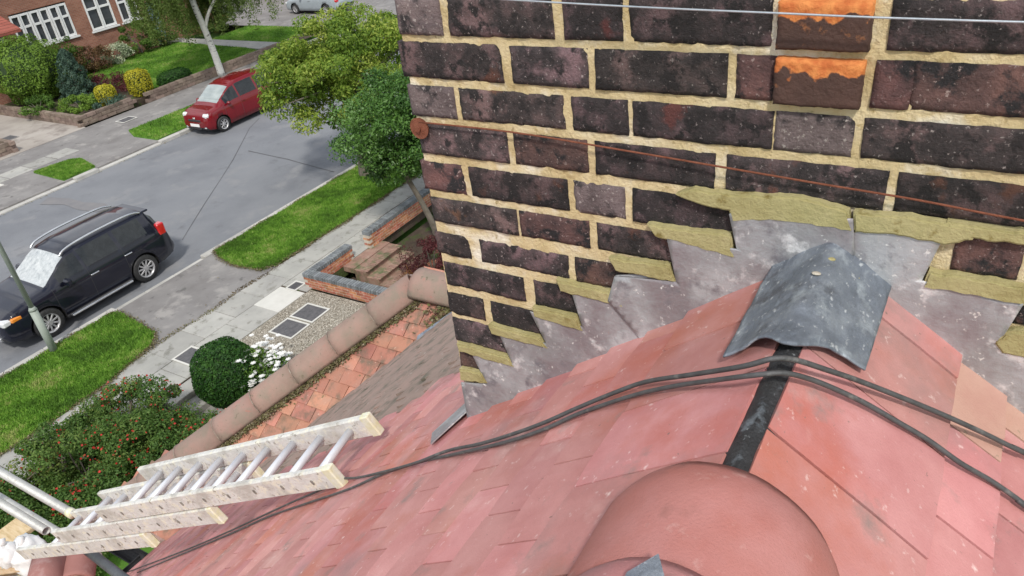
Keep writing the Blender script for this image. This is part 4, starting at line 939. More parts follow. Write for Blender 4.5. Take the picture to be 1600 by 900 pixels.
tlr = [tile_piece('roof_tile', W_, .222, M['tile'], s+30) for s in range(3)]
tp = tile_piece('pale_roof_tile', W_, .20, M['tile_pale'], 40)
cand = []
rg = random.Random(5)
for k in range(48):
    s = .278+.1*k
    off = (.6275 if k % 2 == 0 else .545)+rg.uniform(-.003, .003)
    for i in range(-12, 8):
        X = off+.165*i+.0825; Y = YR+s*.777
        if X+.08 > 1.615: continue
        if X+.083 > 1.10 and Y < .97: 
            if X-.08 > 1.08: continue
        me = rg.choice(tl0) if k == 0 else rg.choice(tl); d = .247 if k == 0 else .20
        cand.append((me, tile_mtx(1, X, s, d, math.asin(.011/(.17 if k == 0 else .1)), rg.uniform(0, .0018), rg.uniform(-.006, .006)), Vector((X, Y, H+ZR-.63*s)), None))
for k in range(26):
    s = .247+.0885*k
    off = (.68 if k % 2 == 0 else .7625)
    for i in range(-10, 5):
        X = off+.1725*i+.086
        if X-.08 > 1.09: continue
        me = rg.choice(tlr) if k == 0 else rg.choice(tl); d = .222 if k == 0 else .20
        lab = None
        if k in (1, 2) and abs(X-1.06) < .085: me = tp; lab = 'pale sandy roof tile beside the lead flashing'
        m_ = tile_mtx(-1, X, s, d, math.asin(.011/(.16 if k == 0 else .0885)), rg.uniform(0, .0018), rg.uniform(-.005, .005)) @ Matrix.Scale(1.045, 4, (1, 0, 0))
        cand.append((me, m_, Vector((X, YR-s*.781, H+ZR-.625*s)), lab))
eye = Vector((0, 0, H))
vis = [c for c in cand if inview(c[2], 90)]; vis.sort(key=lambda c: (c[2]-eye).length)
near = vis[:300]; ids = {id(c) for c in near}
for me, m_, p, lab in near: inst('roof_tile', me, m_, house, lab)
joined('distant_roof_tiles', [(c[0], c[1]) for c in cand if id(c) not in ids], house, None)
# roof deck beneath the tiles
bm = bmesh.new()
def quad(bm, pts): bm.faces.new([bm.verts.new(p) for p in pts])
zl = lambda y, o=0: H+C1-T1*y-o; zr = lambda y, o=0: H+ZR-T2*(YR-y)-o
dk = .028
Xs = [-6, 12]
quad(bm, [(-6, YR, H+ZR-dk), (12, YR, H+ZR-dk), (12, 4.0, zl(4.0, dk)), (-6, 4.0, zl(4.0, dk))])
quad(bm, [(-6, YR, H+ZR-dk), (12, YR, H+ZR-dk), (12, -4.2, zr(-4.2, dk)), (-6, -4.2, zr(-4.2, dk))])
bm_obj('roof_underlay', bm, M['felt'], house)
bm = bmesh.new()
quad(bm, [(-6, -1.9, zr(-1.9, .006)), (12, -1.9, zr(-1.9, .006)), (12, -4.2, zr(-4.2, .006)), (-6, -4.2, zr(-4.2, .006))])
quad(bm, [(-6, YR, H+ZR-.02), (-1.4, YR, H+ZR-.02), (-1.4, 4.0, zl(4.0, .006)), (-6, 4.0, zl(4.0, .006))])
bm_obj('roof_slope', bm, M['tile'], house)
# narrow strip of black underlay seen in the gap along the ridge
bm = bmesh.new(); pv = None
for i in range(60):
    x = .30+i*.0145; row = []
    for j in range(7):
        y = YR-.05+.1*j/6; zz = H+ZR-.79*abs(y-YR)-.016+.004*noise.noise(Vector((x*30, y*40, 0)))
        row.append(bm.verts.new((x, y, zz)))
    if pv:
        for j in range(6): bm.faces.new((pv[j], row[j], row[j+1], pv[j+1]))
    pv = row
bm_obj('ridge_underlay', bm, M['felt'], house, True)
# old brown tiles of the attached half beyond the party line
ot = [tile_piece('old_roof_tile', W_, .2, M['oldtile'], s+50) for s in range(4)]
items = []
for k in range(48):
    s = .278+.1*k; Y = YR+s*.777; xv = 6.144-1.157*Y if Y > 2.5 else 5.2
    i = 0
    while True:
        X = 1.51+.083+.165*i+(.0825 if k % 2 else 0); i += 1
        if X > xv+.02: break
        if X < 2.02 and Y < .97: continue
        items.append((rg.choice(ot), tile_mtx(1, X, s, .20, math.asin(.011/.1), rg.uniform(-.006, -.003) if i == 1 else rg.uniform(0, .004), rg.uniform(-.02, .02))))
joined('old_roof_tiles', items, house, None)['label'] = 'weathered brown plain tiles of the attached half'
# bay roof with clay tiles: plane z = .7 X - 4.77 falling towards -X
zw = lambda x: .7*x-4.77
dnw = Vector((-1, 0, -.7)).normalized(); nw = Vector((-.7, 0, 1)).normalized(); XRG = 3.22
ct = [tile_piece('clay_tile', .160, .2, M['clay'], s+60) for s in range(6)]
hipY = lambda x: 2.95+.95*(XRG-x)
for k in range(0, 21):
    s = .06+.1*k; xt = XRG-s*.819; xh = xt+.08
    y0 = (6.144-xt)/1.157-.12; y1 = hipY(xh)+.0
    y = math.floor((y0-.1)/.165)*.165+(k % 2)*.0825+rg.uniform(-.008, .008)
    while y < y1-.02:
        o = Vector((xt, y+.08, H+zw(xt)))+nw*(.0055+rg.uniform(0, .005))
        # local x -> +Y ..., local y -> up slope
        m_ = Matrix((Vector((0, -1, 0)), -dnw, nw)).transposed().to_4x4()
        m_.translation = o
        m_ = m_ @ Matrix.Rotation(rg.uniform(-.03, .03), 4, 'Z') @ Matrix.Rotation(-.11+rg.uniform(-.015, .015), 4, 'X') @ Matrix.Translation((0, .1, -.0055))
        inst('clay_tile', rg.choice(ct), m_, house, 'cracked orange clay tile' if (k == 3 and y < y0+.1) else None)
        y += .165
bm = bmesh.new(); dz = .03
quad(bm, [(XRG, 1.5, H+zw(XRG)-dz), (XRG, 2.95, H+zw(XRG)-dz), (1.48, hipY(1.48), H+zw(1.48)-dz), (1.48, 4.0, H+zw(1.48)-dz)])
hipe = (1.48, hipY(1.48), H+zw(1.48)-dz)
quad(bm, [(XRG, 2.95, H+zw(XRG)-dz), hipe, (5.0, hipe[1], hipe[2]), (4.96, hipe[1]-.0, hipe[2])])
quad(bm, [(XRG, 1.5, H+zw(XRG)-dz), (XRG, 2.95, H+zw(XRG)-dz), (4.96, hipe[1], hipe[2]), (4.96, 1.5, hipe[2])])
bm_obj('roof_underlay', bm, M['oldtile'], house)
# half round tiles along the hip and the short ridge above it
def half_round(name, a, b, r, m, parent, up=Vector((0, 0, 1)), th=.013, sag=0, flare=.004, arc=1.0, seg=16):
    """a half-round roof tile from a to b"""
    a, b = Vector(a), Vector(b); d = (b-a).normalized(); s = d.cross(up).normalized(); u = s.cross(d).normalized(); bm = bmesh.new()
    rings = []
    for t, rr in ((0, r+flare), (.12, r+flare*.4), (.5, r), (1, r-flare)):
        p = a.lerp(b, t); o_, i_ = [], []
        for k in range(seg+1):
            an = math.pi*(k/seg-.5)*arc*1.0; nzv = 1+.012*noise.noise(Vector((k*.3, t*3, a.x*9)))
            dirv = s*math.sin(an)+u*math.cos(an)
            o_.append(bm.verts.new(p+dirv*rr*nzv)); i_.append(bm.verts.new(p+dirv*(rr-th)))
        rings.append(o_+i_[::-1])
    for A, B in zip(rings, rings[1:]):
        n_ = len(A)
        for k in range(n_): bm.faces.new((A[k], A[(k+1) % n_], B[(k+1) % n_], B[k]))
    bm.faces.new(rings[0][::-1]); bm.faces.new(rings[-1])
    o = bm_obj(name, bm, m, parent, False)
    for p in o.data.polygons: p.use_smooth = len(p.vertices) == 4
    return o
A_ = Vector((XRG, 2.95, H+zw(XRG)-.025)); B_ = Vector((1.40, hipY(1.40), H+zw(1.40)-.025)); hl = (B_-A_).length; hd = (B_-A_)/hl
mort = []
k = 0
while .02+.325*k < hl:
    a = A_+hd*(.325*k+.335+rg.uniform(-.004, .004)); b = A_+hd*(.325*k-.0)
    half_round('hip_tile', a+Vector((0, rg.uniform(-.004, .004), rg.uniform(.0, .006))), b, .118, M['hip'], house, flare=.002); mort.append(b); k += 1
half_round('ridge_tile', (XRG, 2.93, H+zw(XRG)-.02), (XRG, 2.56, H+zw(XRG)-.02), .13, M['hip'], house, flare=.006)
half_round('ridge_tile', (XRG, 2.56, H+zw(XRG)-.024), (XRG, 2.1, H+zw(XRG)-.024), .128, M['hip'], house, flare=.006)
for q in mort[1:]:
    s_ = hd.cross(Vector((0, 0, 1))).normalized(); u_ = s_.cross(hd)
    pts = [q+hd*.012+(s_*math.sin(an)+u_*math.cos(an))*.121 for an in np.linspace(-1.35, 1.35, 14)]
    tobj('mortar_joint', pts, [.002+.0028*rg.random() for _ in pts], M['hipjoint'], house, 5)
# moss and crumbs packed along the lower edge of the hip tiles
P = []
sN = Vector((0, -1, 0))
for i in range(5200):
    t = rg.uniform(0, hl); c = A_+hd*t; w_ = .125+abs(rg.gauss(0, .022)); y = c.y-w_*1.0*.95; x = c.x-w_*.30
    P.append((x, y, H+zw(x)+.012+rg.uniform(0, .02)))
o = leaves('moss', P, np.tile([0, 0, 1.], (len(P), 1)), .018, M['moss'], house, .7, None, .6, True); o['label'] = 'moss and crumbs along the hip tiles'
P = [(x_, y_, H+zw(x_)+.02+rg.uniform(0, .03)) for x_, y_ in [(3.08+rg.gauss(0, .07), 2.62+rg.gauss(0, .07)) for _ in range(700)]]
o = leaves('moss', P, np.tile([0, 0, 1.], (len(P), 1)), .025, M['moss'], house, .7, None, .6, True); o['label'] = 'debris where the bay ridge meets the chimney'
# lead pieces lying on the roof
def lead_strip(name, pts, m, parent, th=.003):
    bm = bmesh.new(); f = bm.faces.new([bm.verts.new(p) for p in pts]); bmesh.ops.recalc_face_normals(bm, faces=[f]); nn_ = f.normal.copy()
    r = bmesh.ops.extrude_face_region(bm, geom=[f]); bmesh.ops.translate(bm, verts=[v for v in r['geom'] if isinstance(v, bmesh.types.BMVert)], vec=nn_*th)
    return bm_obj(name, bm, m, parent)
# gutters
def gutter(name, a, b, parent):
    a, b = Vector(a), Vector(b); bm = bmesh.new(); d = (b-a).normalized(); s = d.cross(Vector((0, 0, 1))).normalized(); R1 = []
    for p in (a, b):
        R1.append([bm.verts.new(p+s*math.sin(t)*.055-Vector((0, 0, 1))*math.cos(t)*.055) for t in np.linspace(-math.pi/2, math.pi/2, 11)]+[bm.verts.new(p+s*math.sin(t)*.05-Vector((0, 0, 1))*math.cos(t)*.05) for t in np.linspace(math.pi/2, -math.pi/2, 11)])
    n_ = len(R1[0])
    for k in range(n_): bm.faces.new((R1[0][k], R1[0][(k+1) % n_], R1[1][(k+1) % n_], R1[1][k]))
    return bm_obj(name, bm, M['plastic'], parent)
gutter('gutter', (-6, 4.07, H+zl(4.0)-H-.06), (1.40, 4.07, H+zl(4.0)-H-.06), house)
gutter('gutter', (1.40, 4.07, H+zw(1.45)-.06), (1.40, 4.75, H+zw(1.45)-.06), house)
# walls
bm = bmesh.new(); box(bm, -6, 12, -3.9, 3.72, -.45, H-3.62); bm_obj('wall', bm, M['wallbrick'], house)
bm = bmesh.new(); box(bm, 1.78, 4.7, 3.722, 4.3, -.45, H-3.66); bm_obj('wall', bm, M['wallbrick'], house)
# ridge tiles in front of the camera
def ridge_cap(x0, x1, hw_, crest, foot, m, seed):
    bm = bmesh.new(); nx, na = 26, 28; G = []
    for i in range(nx+1):
        x = x0+(x1-x0)*i/nx; t = i/nx; row = []
        rnd = 1-.16*(1-min(1, t/.14))**2
        for j in range(na+1):
            an = -math.pi/2+math.pi*j/na; y = YR+hw_*math.sin(an)*rnd
            z = foot+(crest-foot)*max(0, math.cos(an))**1.2*rnd+.0014*noise.noise(Vector((x*40+seed, y*40, 3)))
            row.append(bm.verts.new((x, y, H+z)))
        G.append(row)
    for i in range(nx):
        for j in range(na): bm.faces.new((G[i][j], G[i+1][j], G[i+1][j+1], G[i][j+1])).smooth = True
    o = bm_obj('ridge_tile', bm, m, house); md = o.modifiers.new('thickness', 'SOLIDIFY'); md.thickness = .013; md.offset = -1
    return o
o = ridge_cap(.59, .14, .132, -.583, -.707, M['ridge'], 1); o['label'] = 'orange red half round ridge tile beyond the nearer one'
o = ridge_cap(.43, .0, .130, -.552, -.705, M['tile'], 2); o['label'] = 'pinker ridge tile at the bottom edge of the picture'
for i in range(-14, 0): ridge_cap(i*.41+.405, i*.41-.03, .123+.003*(i % 2), -.540-.006*(i % 2), -.70, M['ridge'], i)
lead_strip('lead_clip', [(.410, .166, H-.545), (.384, .184, H-.549), (.31, .180, H-.541), (.31, .140, H-.536), (.380, .147, H-.540)], M['lead_dark'], house, .004)

# ---- chimney
chim = bpy.data.objects.new('chimney', None); C.objects.link(chim); chim.parent = house; chim.location = (1.1, .2, H-1.0); chim['label'] = 'broad chimney of charcoal bricks with yellow pointing'
def cpar(o): o.location = (-1.1, -.2, -(H-1.0)); return o
XF = 1.0925
def brick(y0, y1, z0, z1, m, seed, proud=0, orange=False, name='brick', fine=.0085):
    """one brick: uneven front face with worn arrises, running back into the wall"""
    ny = max(5, int(abs(y1-y0)/fine)); nz_ = max(6, int((z1-z0)/(fine*.8))); bm = bmesh.new(); G = []
    for j in range(nz_+1):
        row = []
        for i in range(ny+1):
            u, v = i/ny, j/nz_; y = y1-.0012+(y0-y1+.0024)*u; z = z0-.0022+(z1-z0+.0044)*v
            ed = min(u*(y0-y1), (1-u)*(y0-y1)); ev = min(v*(z1-z0), (1-v)*(z1-z0)); dd = min(ed, ev)
            p = Vector((y*22, z*22, seed*3.7)); wv = noise.noise(p)*.0016+noise.noise(p*3.5)*.0011+noise.noise(p*9)*.0007
            sp_ = noise.noise(Vector((y*13+seed*7.3, z*17, seed*2.9))); wv += min(.0012, max(0, sp_-.22)*.012)   # spalled hollows
            cr_ = abs(noise.noise(Vector((y*16+seed, z*9, seed*6.1)))); wv += .0016*max(0, 1-cr_/.03)*(seed % 3 == 0)         # hairline cracks
            rec = max(0, 1-dd/.0035)**2*.0030*(1+.9*noise.noise(p*2.3+Vector((9, 0, 0))))
            if dd < 1e-6:
                y += noise.noise(p*1.6+Vector((0, 5, 0)))*.0010+noise.noise(p*7+Vector((0, 5, 0)))*.0013; z += noise.noise(p*1.8+Vector((0, 0, 7)))*.0010+noise.noise(p*7+Vector((3, 0, 7)))*.0014
            row.append(bm.verts.new((XF-proud+rec+wv, y, H+z)))
        G.append(row)
    for j in range(nz_):
        for i in range(ny):
            f = bm.faces.new((G[j][i], G[j][i+1], G[j+1][i+1], G[j+1][i])); f.smooth = True
            if orange:
                zz = (z0+(z1-z0)*(j+.5)/nz_); yy = y1+(y0-y1)*(i+.5)/ny
                pass
    bd = [e_ for e_ in bm.edges if e_.is_boundary]; r = bmesh.ops.extrude_edge_only(bm, edges=bd)
    for v in [q for q in r['geom'] if isinstance(q, bmesh.types.BMVert)]: v.co.x = XF+.045
    o = cpar(bm_obj(name, bm, m, chim))
    if orange:
        at = o.data.attributes.new('tint', 'FLOAT', 'POINT'); at.data.foreach_set('value', np.array([(v.co.z-H-z1)/.02+1 for v in o.data.vertices], dtype=np.float32))
    return o
CH = [  # course: bottom, top, [(y left, y right, kind)]
 (-.3055, -.2470, [(.921, .827, 'g'), (.810, .609, 'c'), (.588, .490, 'c'), (.476, .269, 'c'), (.257, .142, 'o'), (.120, -.095, 'c')]),
 (-.3825, -.3225, [(.930, .715, 'c'), (.693, .552, 'c'), (.537, .328, 'c'), (.313, .257, 'b'), (.256, .144, 'o'), (.130, .085, 'b'), (.083, -.125, 'b')]),
 (-.4565, -.4020, [(.927, .825, 'g'), (.811, .601, 'c'), (.584, .486, 'c'), (.475, .258, 'c'), (.253, .148, 'g'), (.134, -.085, 'c')]),
 (-.5320, -.4760, [(.920, .722, 'c'), (.706, .562, 'b'), (.546, .342, 'c'), (.321, .096, 'c'), (.081, -.13, 'c')]),
 (-.6110, -.5540, [(.930, .830, 'b'), (.815, .606, 'c'), (.592, .496, 'G'), (.480, .270, 'c'), (-.003, -.083, 'b'), (-.1, -.2, 'c')]),
 (-.6810, -.6310, [(.920, .721, 'c'), (.713, .569, 'b'), (.551, .34, 'c'), (-.09, -.29, 'b')]),
 (-.7580, -.7110, [(.926, .843, 'c'), (.815, .618, 'c'), (.600, .495, 'b'), (-.10, -.19, 'b')]),
 (-.8340, -.7820, [(.917, .723, 'c'), (.697, .595, 'c')]),
 (-.9090, -.8580, [(.924, .831, 'c'), (.810, .68, 'c')]),
 (-.9830, -.9240, [(.920, .775, 'c')]),
 (-1.0580, -1.0140, [(.920, .855, 'b')])]
KM = dict(c='brick', g='brick_grey', G='brick_grey', b='brick_brown', o='brick_orange')
sd_ = 0
for (z0, z1, row) in CH:
    for (a, b, kd) in row:
        sd_ += 1; brick(a, b, z0, z1, M[KM[kd]], sd_, .013 if kd == 'o' else random.uniform(-.001, .001), kd == 'o', fine=.0042 if kd == 'o' else .0085)
for r_ in range(12):                      # courses above the picture
    z0 = -.2295+.0765*r_; y = .925; k = r_
    while y > -.5:
        w_ = .215 if (k % 2) else .103; k += 1
        sd_ += 1; brick(y, y-w_, z0, z0+.062, M[KM[random.choice('ccccbg')]], sd_, 0, fine=.03); y -= w_+.014
for (z0, z1, row) in CH[:9]:
    y = row[-1][1]-.014 if row[-1][1] < 0 else -.30
    while y > -.5:
        sd_ += 1; brick(y, y-.2, z0, z1, M[KM[random.choice('cccb')]], sd_, 0, fine=.03); y -= .214
# mortar face, slightly behind the bricks
ny, nz_ = 236, 300; ys = np.linspace(-.56, .921, ny); zs = np.linspace(-1.33, .69, nz_)
YY, ZZ = np.meshgrid(ys, zs)
nf = np.array([noise.noise(Vector((a*26, b*26, 1)))*.0016+noise.noise(Vector((a*75, b*75, 4)))*.0012 for a, b in zip(YY.ravel(), ZZ.ravel())])
XX = XF+.0052-nf
V = np.stack([XX, YY.ravel(), H+ZZ.ravel()], 1); idx = np.arange(ny*nz_).reshape(nz_, ny)
F = np.stack([idx[:-1, :-1].ravel(), idx[1:, :-1].ravel(), idx[1:, 1:].ravel(), idx[:-1, 1:].ravel()], 1)
cpar(link('mortar', npmesh('mortar', V, F), M['mortar'], chim, True))
bm = bmesh.new(); box(bm, 1.105, 1.98, -.56, .921, H-2.2, H+.69)
cpar(bm_obj('inner_core', bm, M['mortar'], chim))
bm = bmesh.new(); box(bm, 1.03, 2.05, -.62, .98, H+.695, H+.80, bev=.02); cpar(bm_obj('cap_course', bm, M['brick_brown'], chim))
side = [piece_mesh('side_brick', .02, .215 if s else .103, .062, M['brick'], .004, .001, s) for s in range(2)]
items = []
for r_ in range(28):
    z0 = -1.36+.0765*r_; x = 1.125; k = r_
    while x < 1.95:
        w_ = .103 if k % 2 else .215; me = side[0 if k % 2 else 1]
        items.append((me, Matrix.Translation((x+w_/2, .918, H+z0+.031)) @ Matrix.Rotation(math.pi/2, 4, 'Z'))); x += w_+.013; k += 1
cpar(joined('side_bricks', items, chim, None))
def yz_sheet(name, poly, x, th, m, jit=.0, res=.02, bev=0, lab=None):
    P = []
    for (a, b) in zip(poly, poly[1:]+poly[:1]):
        n_ = max(1, int(math.dist(a, b)/res))
        for i in range(n_):
            q = (a[0]+(b[0]-a[0])*i/n_, a[1]+(b[1]-a[1])*i/n_); v = Vector((q[0]*60, q[1]*60, len(poly)))
            P.append((q[0]+noise.noise(v)*jit, q[1]+noise.noise(v+Vector((7, 3, 1)))*jit))
    bm = bmesh.new(); f = bm.faces.new([bm.verts.new((x+th, a, H+b)) for a, b in P])
    r = bmesh.ops.extrude_face_region(bm, geom=[f]); nv = [v for v in r['geom'] if isinstance(v, bmesh.types.BMVert)]; ff = [v for v in r['geom'] if isinstance(v, bmesh.types.BMFace)]
    bmesh.ops.translate(bm, verts=nv, vec=(-th, 0, 0))
    if bev:
        bmesh.ops.bevel(bm, geom=list({e_ for fc in ff for e_ in fc.edges}), offset=bev, segments=2, affect='EDGES')
    bmesh.ops.triangulate(bm, faces=bm.faces)
    o = cpar(bm_obj(name, bm, m, chim))
    if lab: o['label'] = lab
    return o
low = [(0.922,-1.30),(0.920,-1.100),(0.846,-1.080),(0.877,-0.995),(0.767,-1.002),(0.792,-0.923),(0.677,-0.920),(0.707,-0.849),(0.590,-0.856),(0.610,-0.770),(0.494,-0.774),(0.514,-0.723),(0.42,-.70),(.33,-.80),(0.400,-0.84),(0.572,-0.97),(0.754,-1.12)]
mid = [(0.53,-0.780),(0.514,-0.723),(0.398,-0.710),(0.414,-0.626),(0.296,-0.626),(0.311,-0.566),(0.304,-0.560),(0.219,-0.560),(0.131,-0.545),(0.122,-0.603),(0.151,-0.626),(0.235,-0.682),(.25,-.75),(0.45,-0.87)]
rgt = [(0.150,-0.550),(0.014,-0.560),(0.029,-0.631),(-0.026,-0.633),(-0.098,-0.641),(-.085,-.70),(-.1,-.725),(-0.19,-0.72),(-.16,-.80),(-.3,-.8),(-.28,-.88),(-.5,-.9),(-.5,-1.2),(-0.112,-0.88),(-0.048,-0.80),(0.073,-0.73),(0.155,-0.66)]
def lead_sheet(name, poly, x, lab):
    """lead dressed flat against the brickwork, gently dented: a fine grid cut to the outline"""
    f = inpoly(poly); st_ = .0065; a = np.array(poly); ys = np.arange(a[:, 0].min(), a[:, 0].max()+st_, st_); zs = np.arange(a[:, 1].min(), a[:, 1].max()+st_, st_)
    bm = bmesh.new(); outer = bm.faces.new([bm.verts.new((0, p, q)) for p, q in poly])
    for y in ys[1:-1:2]: 
        bmesh.ops.bisect_plane(bm, geom=bm.verts[:]+bm.edges[:]+bm.faces[:], plane_co=(0, y, 0), plane_no=(0, 1, 0))
    for z in zs[1:-1:2]:
        bmesh.ops.bisect_plane(bm, geom=bm.verts[:]+bm.edges[:]+bm.faces[:], plane_co=(0, 0, z), plane_no=(0, 0, 1))
    for v in bm.verts:
        p = Vector((v.co.y*9, v.co.z*9, x*50)); d = noise.noise(p)*.0016+noise.noise(p*2.7)*.0010+noise.noise(p*6)*.0004
        v.co = Vector((x-d, v.co.y, H+v.co.z))
    for fc in bm.faces: fc.smooth = True
    o = cpar(bm_obj(name, bm, M['lead'], chim)); md = o.modifiers.new('thickness', 'SOLIDIFY'); md.thickness = .0022; md.offset = 0; o['label'] = lab
lead_sheet('lead_flashing', low, 1.0845, 'stepped lead flashing down the left of the chimney')
lead_sheet('lead_flashing', rgt, 1.0835, 'lead flashing right of the ridge')
lead_sheet('lead_flashing', mid, 1.0800, 'stepped lead flashing lapping over beside the ridge')
fm = dict(a=[(0.917,-1.057),(0.857,-1.051),(0.843,-1.077),(0.919,-1.092)], b=[(0.912,-0.983),(0.777,-0.984),(0.764,-1.008),(0.908,-1.005)], c=[(0.817,-0.908),(0.692,-0.909),(0.675,-0.932),(0.810,-0.932)],
 d=[(0.701,-0.836),(0.602,-0.836),(0.589,-0.866),(0.697,-0.860)], e=[(0.639,-0.760),(0.509,-0.762),(0.495,-0.789),(0.631,-0.783)], f=[(0.525,-0.686),(0.410,-0.680),(0.397,-0.712),(0.512,-0.712)],
 g=[(0.450,-0.608),(0.309,-0.602),(0.296,-0.645),(0.435,-0.627)], h=[(0.400,-0.545),(0.371,-0.530),(0.311,-0.532),(0.251,-0.527),(0.205,-0.522),(0.140,-0.533),(0.127,-0.567),(0.206,-0.566),(0.248,-0.568),(0.305,-0.579),(0.311,-0.562),(0.371,-0.555)],
 i=[(0.132,-0.536),(0.065,-0.531),(-.024,-0.537),(-.022,-0.553),(0.010,-0.567),(0.076,-0.562),(0.129,-0.567)], k=[(0.023,-0.613),(-0.036,-0.613),(-0.092,-0.615),(-0.100,-0.644),(-0.027,-0.641),(0.029,-0.642)],
 l=[(-0.087,-0.690),(-0.108,-0.684),(-0.19,-0.684),(-0.19,-0.73),(-0.089,-0.727),(-0.076,-0.711)], m=[(.012, -.532), (-.09, -.534), (-.09, -.552), (.012, -.554)])
for i_, (k_, p_) in enumerate(fm.items()): yz_sheet('fresh_mortar', p_, 1.0775 if k_ in 'gfhi' else 1.0795, .016, M['fresh'], .0035, .008, .0035)
# lead saddle dressed over the ridge
bm = bmesh.new(); G = []; nu, nv = 46, 44
for i in range(nu+1):
    row = []
    for j in range(nv+1):
        v = j/nv; u = i/nu; y = .238-.170*v; xe = .829+.043*v-.036*math.exp(-((v-.50)/.17)**2); x = xe+(1.094-xe)*u
        dy = y-YR; hgt = -.603-.80*(math.sqrt(dy*dy+.018**2)-.018)+.004+.006*u
        hgt += .0035*noise.noise(Vector((x*22, y*22, 2)))+.0022*noise.noise(Vector((x*45+y*30, y*60, 5)))+.0012*noise.noise(Vector((x*110, y*60, 8)))+(.006*math.exp(-((v-.28)/.10)**2)-.004*math.exp(-((v-.1)/.08)**2))*max(0, 1-u*3)
        row.append(bm.verts.new((x, y, H+hgt)))
    G.append(row)
for i in range(nu):
    for j in range(nv): bm.faces.new((G[i][j], G[i][j+1], G[i+1][j+1], G[i+1][j])).smooth = True
o = cpar(bm_obj('lead_saddle', bm, M['lead_dark'], chim)); md = o.modifiers.new('thickness', 'SOLIDIFY'); md.thickness = .0028; md.offset = 1; o['label'] = 'dark lead saddle dressed over the ridge'
# dabs of mortar on the lead
def dab(x, y, z, r, m):
    bm = bmesh.new(); bmesh.ops.create_icosphere(bm, subdivisions=2, radius=r)
    for v in bm.verts: v.co = Vector((v.co.x, v.co.y*1.4, v.co.z*.35))*(1+.5*noise.noise(v.co*90)); v.co += Vector((x, y, H+z))
    cpar(bm_obj('mortar_dab', bm, m, chim, True))
dab(1.035, .148, -.592, .0055, M['fresh']); dab(1.04, .112, -.619, .0045, M['fresh']); dab(.985, .157, -.590, .005, M['lime'])
# lead soaker at the foot of the chimney and lead at the bay
def onmain(x, y, o=.012): return (x, y, H+C1-T1*y+o*1.28)
lead_strip('lead_soaker', [onmain(1.0, .975), onmain(1.12, .93), onmain(1.22, .93), onmain(1.19, .985), onmain(1.07, 1.03)], M['lead'], house, .003)
def onwing(x, y, o=.03): return (x, y, H+zw(x)+o)
lead_strip('lead_soaker', [onwing(2.78, 2.72, .05), onwing(2.92, 2.76, .05), onwing(3.22, 2.46, .05), onwing(3.10, 2.40, .05)], M['lead_dark'], house, .004)
lead_strip('lead_soaker', [onwing(2.74, 2.68, .075), onwing(2.80, 2.72, .075), onwing(3.16, 2.38, .075), onwing(3.08, 2.34, .075)], M['galv'], house, .003)

# ================================================================== CABLES AND WIRES
c1 = [(0.993,-0.170,-0.834),(0.969,-0.135,-0.806),(0.932,-0.072,-0.756),(0.892,-0.012,-0.708),(0.837,0.063,-0.648),(0.799,0.104,-0.612),(0.770,0.135,-0.586),(0.755,0.158,-0.580),(0.755,0.193,-0.602),(0.795,0.271,-0.668),(0.834,0.353,-0.735),(0.843,0.411,-0.782),(0.844,0.483,-0.840),(0.842,0.547,-0.892),(0.850,0.625,-0.955),(0.869,0.719,-1.031),(0.907,0.840,-1.130),(0.919,0.955,-1.223),(0.953,1.108,-1.347),(0.995,1.264,-1.473),(1.052,1.424,-1.602),(1.039,1.491,-1.657),(1.051,1.683,-1.812),(1.060,1.870,-1.964),(1.068,2.194,-2.226),(1.103,2.725,-2.656),(1.225,3.896,-3.605)]
c2 = [(0.888,-0.173,-0.845),(0.884,-0.140,-0.818),(0.873,-0.099,-0.785),(0.856,-0.059,-0.753),(0.846,-0.019,-0.721),(0.830,0.020,-0.690),(0.813,0.057,-0.660),(0.791,0.093,-0.631),(0.769,0.120,-0.608),(0.745,0.144,-0.590),(0.738,0.180,-0.600),(0.774,0.247,-0.657),(0.797,0.299,-0.699),(0.816,0.356,-0.745),(0.828,0.415,-0.793),(0.834,0.478,-0.844),(0.831,0.541,-0.896),(0.838,0.618,-0.957),(0.863,0.716,-1.037),(0.896,0.833,-1.132),(0.926,0.942,-1.220),(0.957,1.115,-1.360),(0.961,1.274,-1.489),(1.000,1.539,-1.704),(1.041,1.846,-1.952),(1.052,2.171,-2.215),(1.089,2.701,-2.645),(1.146,3.519,-3.307)]
def cable(pts, r, lab, ext):
    pts = [(pts[0][0]+(pts[0][0]-pts[2][0])*6, pts[0][1]+(pts[0][1]-pts[2][1])*6, pts[0][2]+(pts[0][2]-pts[2][2])*6)]+pts; P = smooth_path([(a, b, H+c+.002) for a, b, c in pts], 8)
    o = tobj('cable', P, r, M['cable'], None, 8); tag(o, lab, 'cable', None)
cable(c1, .0035, 'upper black cable crossing the ridge just below the lead saddle', 0); cable(c2, .0035, 'lower black cable crossing the ridge gap and thick red tile', 0)
wr1 = [(1.083, .905, -.4665), (1.083, .7, -.4675), (1.082, .5, -.478), (1.079, .3, -.489), (1.079, .18, -.4965), (1.081, .05, -.505), (1.081, -.07, -.516), (1.081, -.3, -.53), (1.081, -.56, -.54)]
rw = empty('rusty_wire', (1.083, .905, H-.467), 'thin rusty wire running across the chimney from a round plate', 'wire')
tobj('wire', smooth_path([(a-1.083, b-.905, c+.467) for a, b, c in wr1], 4), .0017, M['rust'], rw, 6)
bm = bmesh.new(); bmesh.ops.create_cone(bm, cap_ends=True, segments=24, radius1=.021, radius2=.019, depth=.006, matrix=Matrix.Translation((.002, .002, -.012)) @ Matrix.Rotation(math.pi/2, 4, 'Y'))
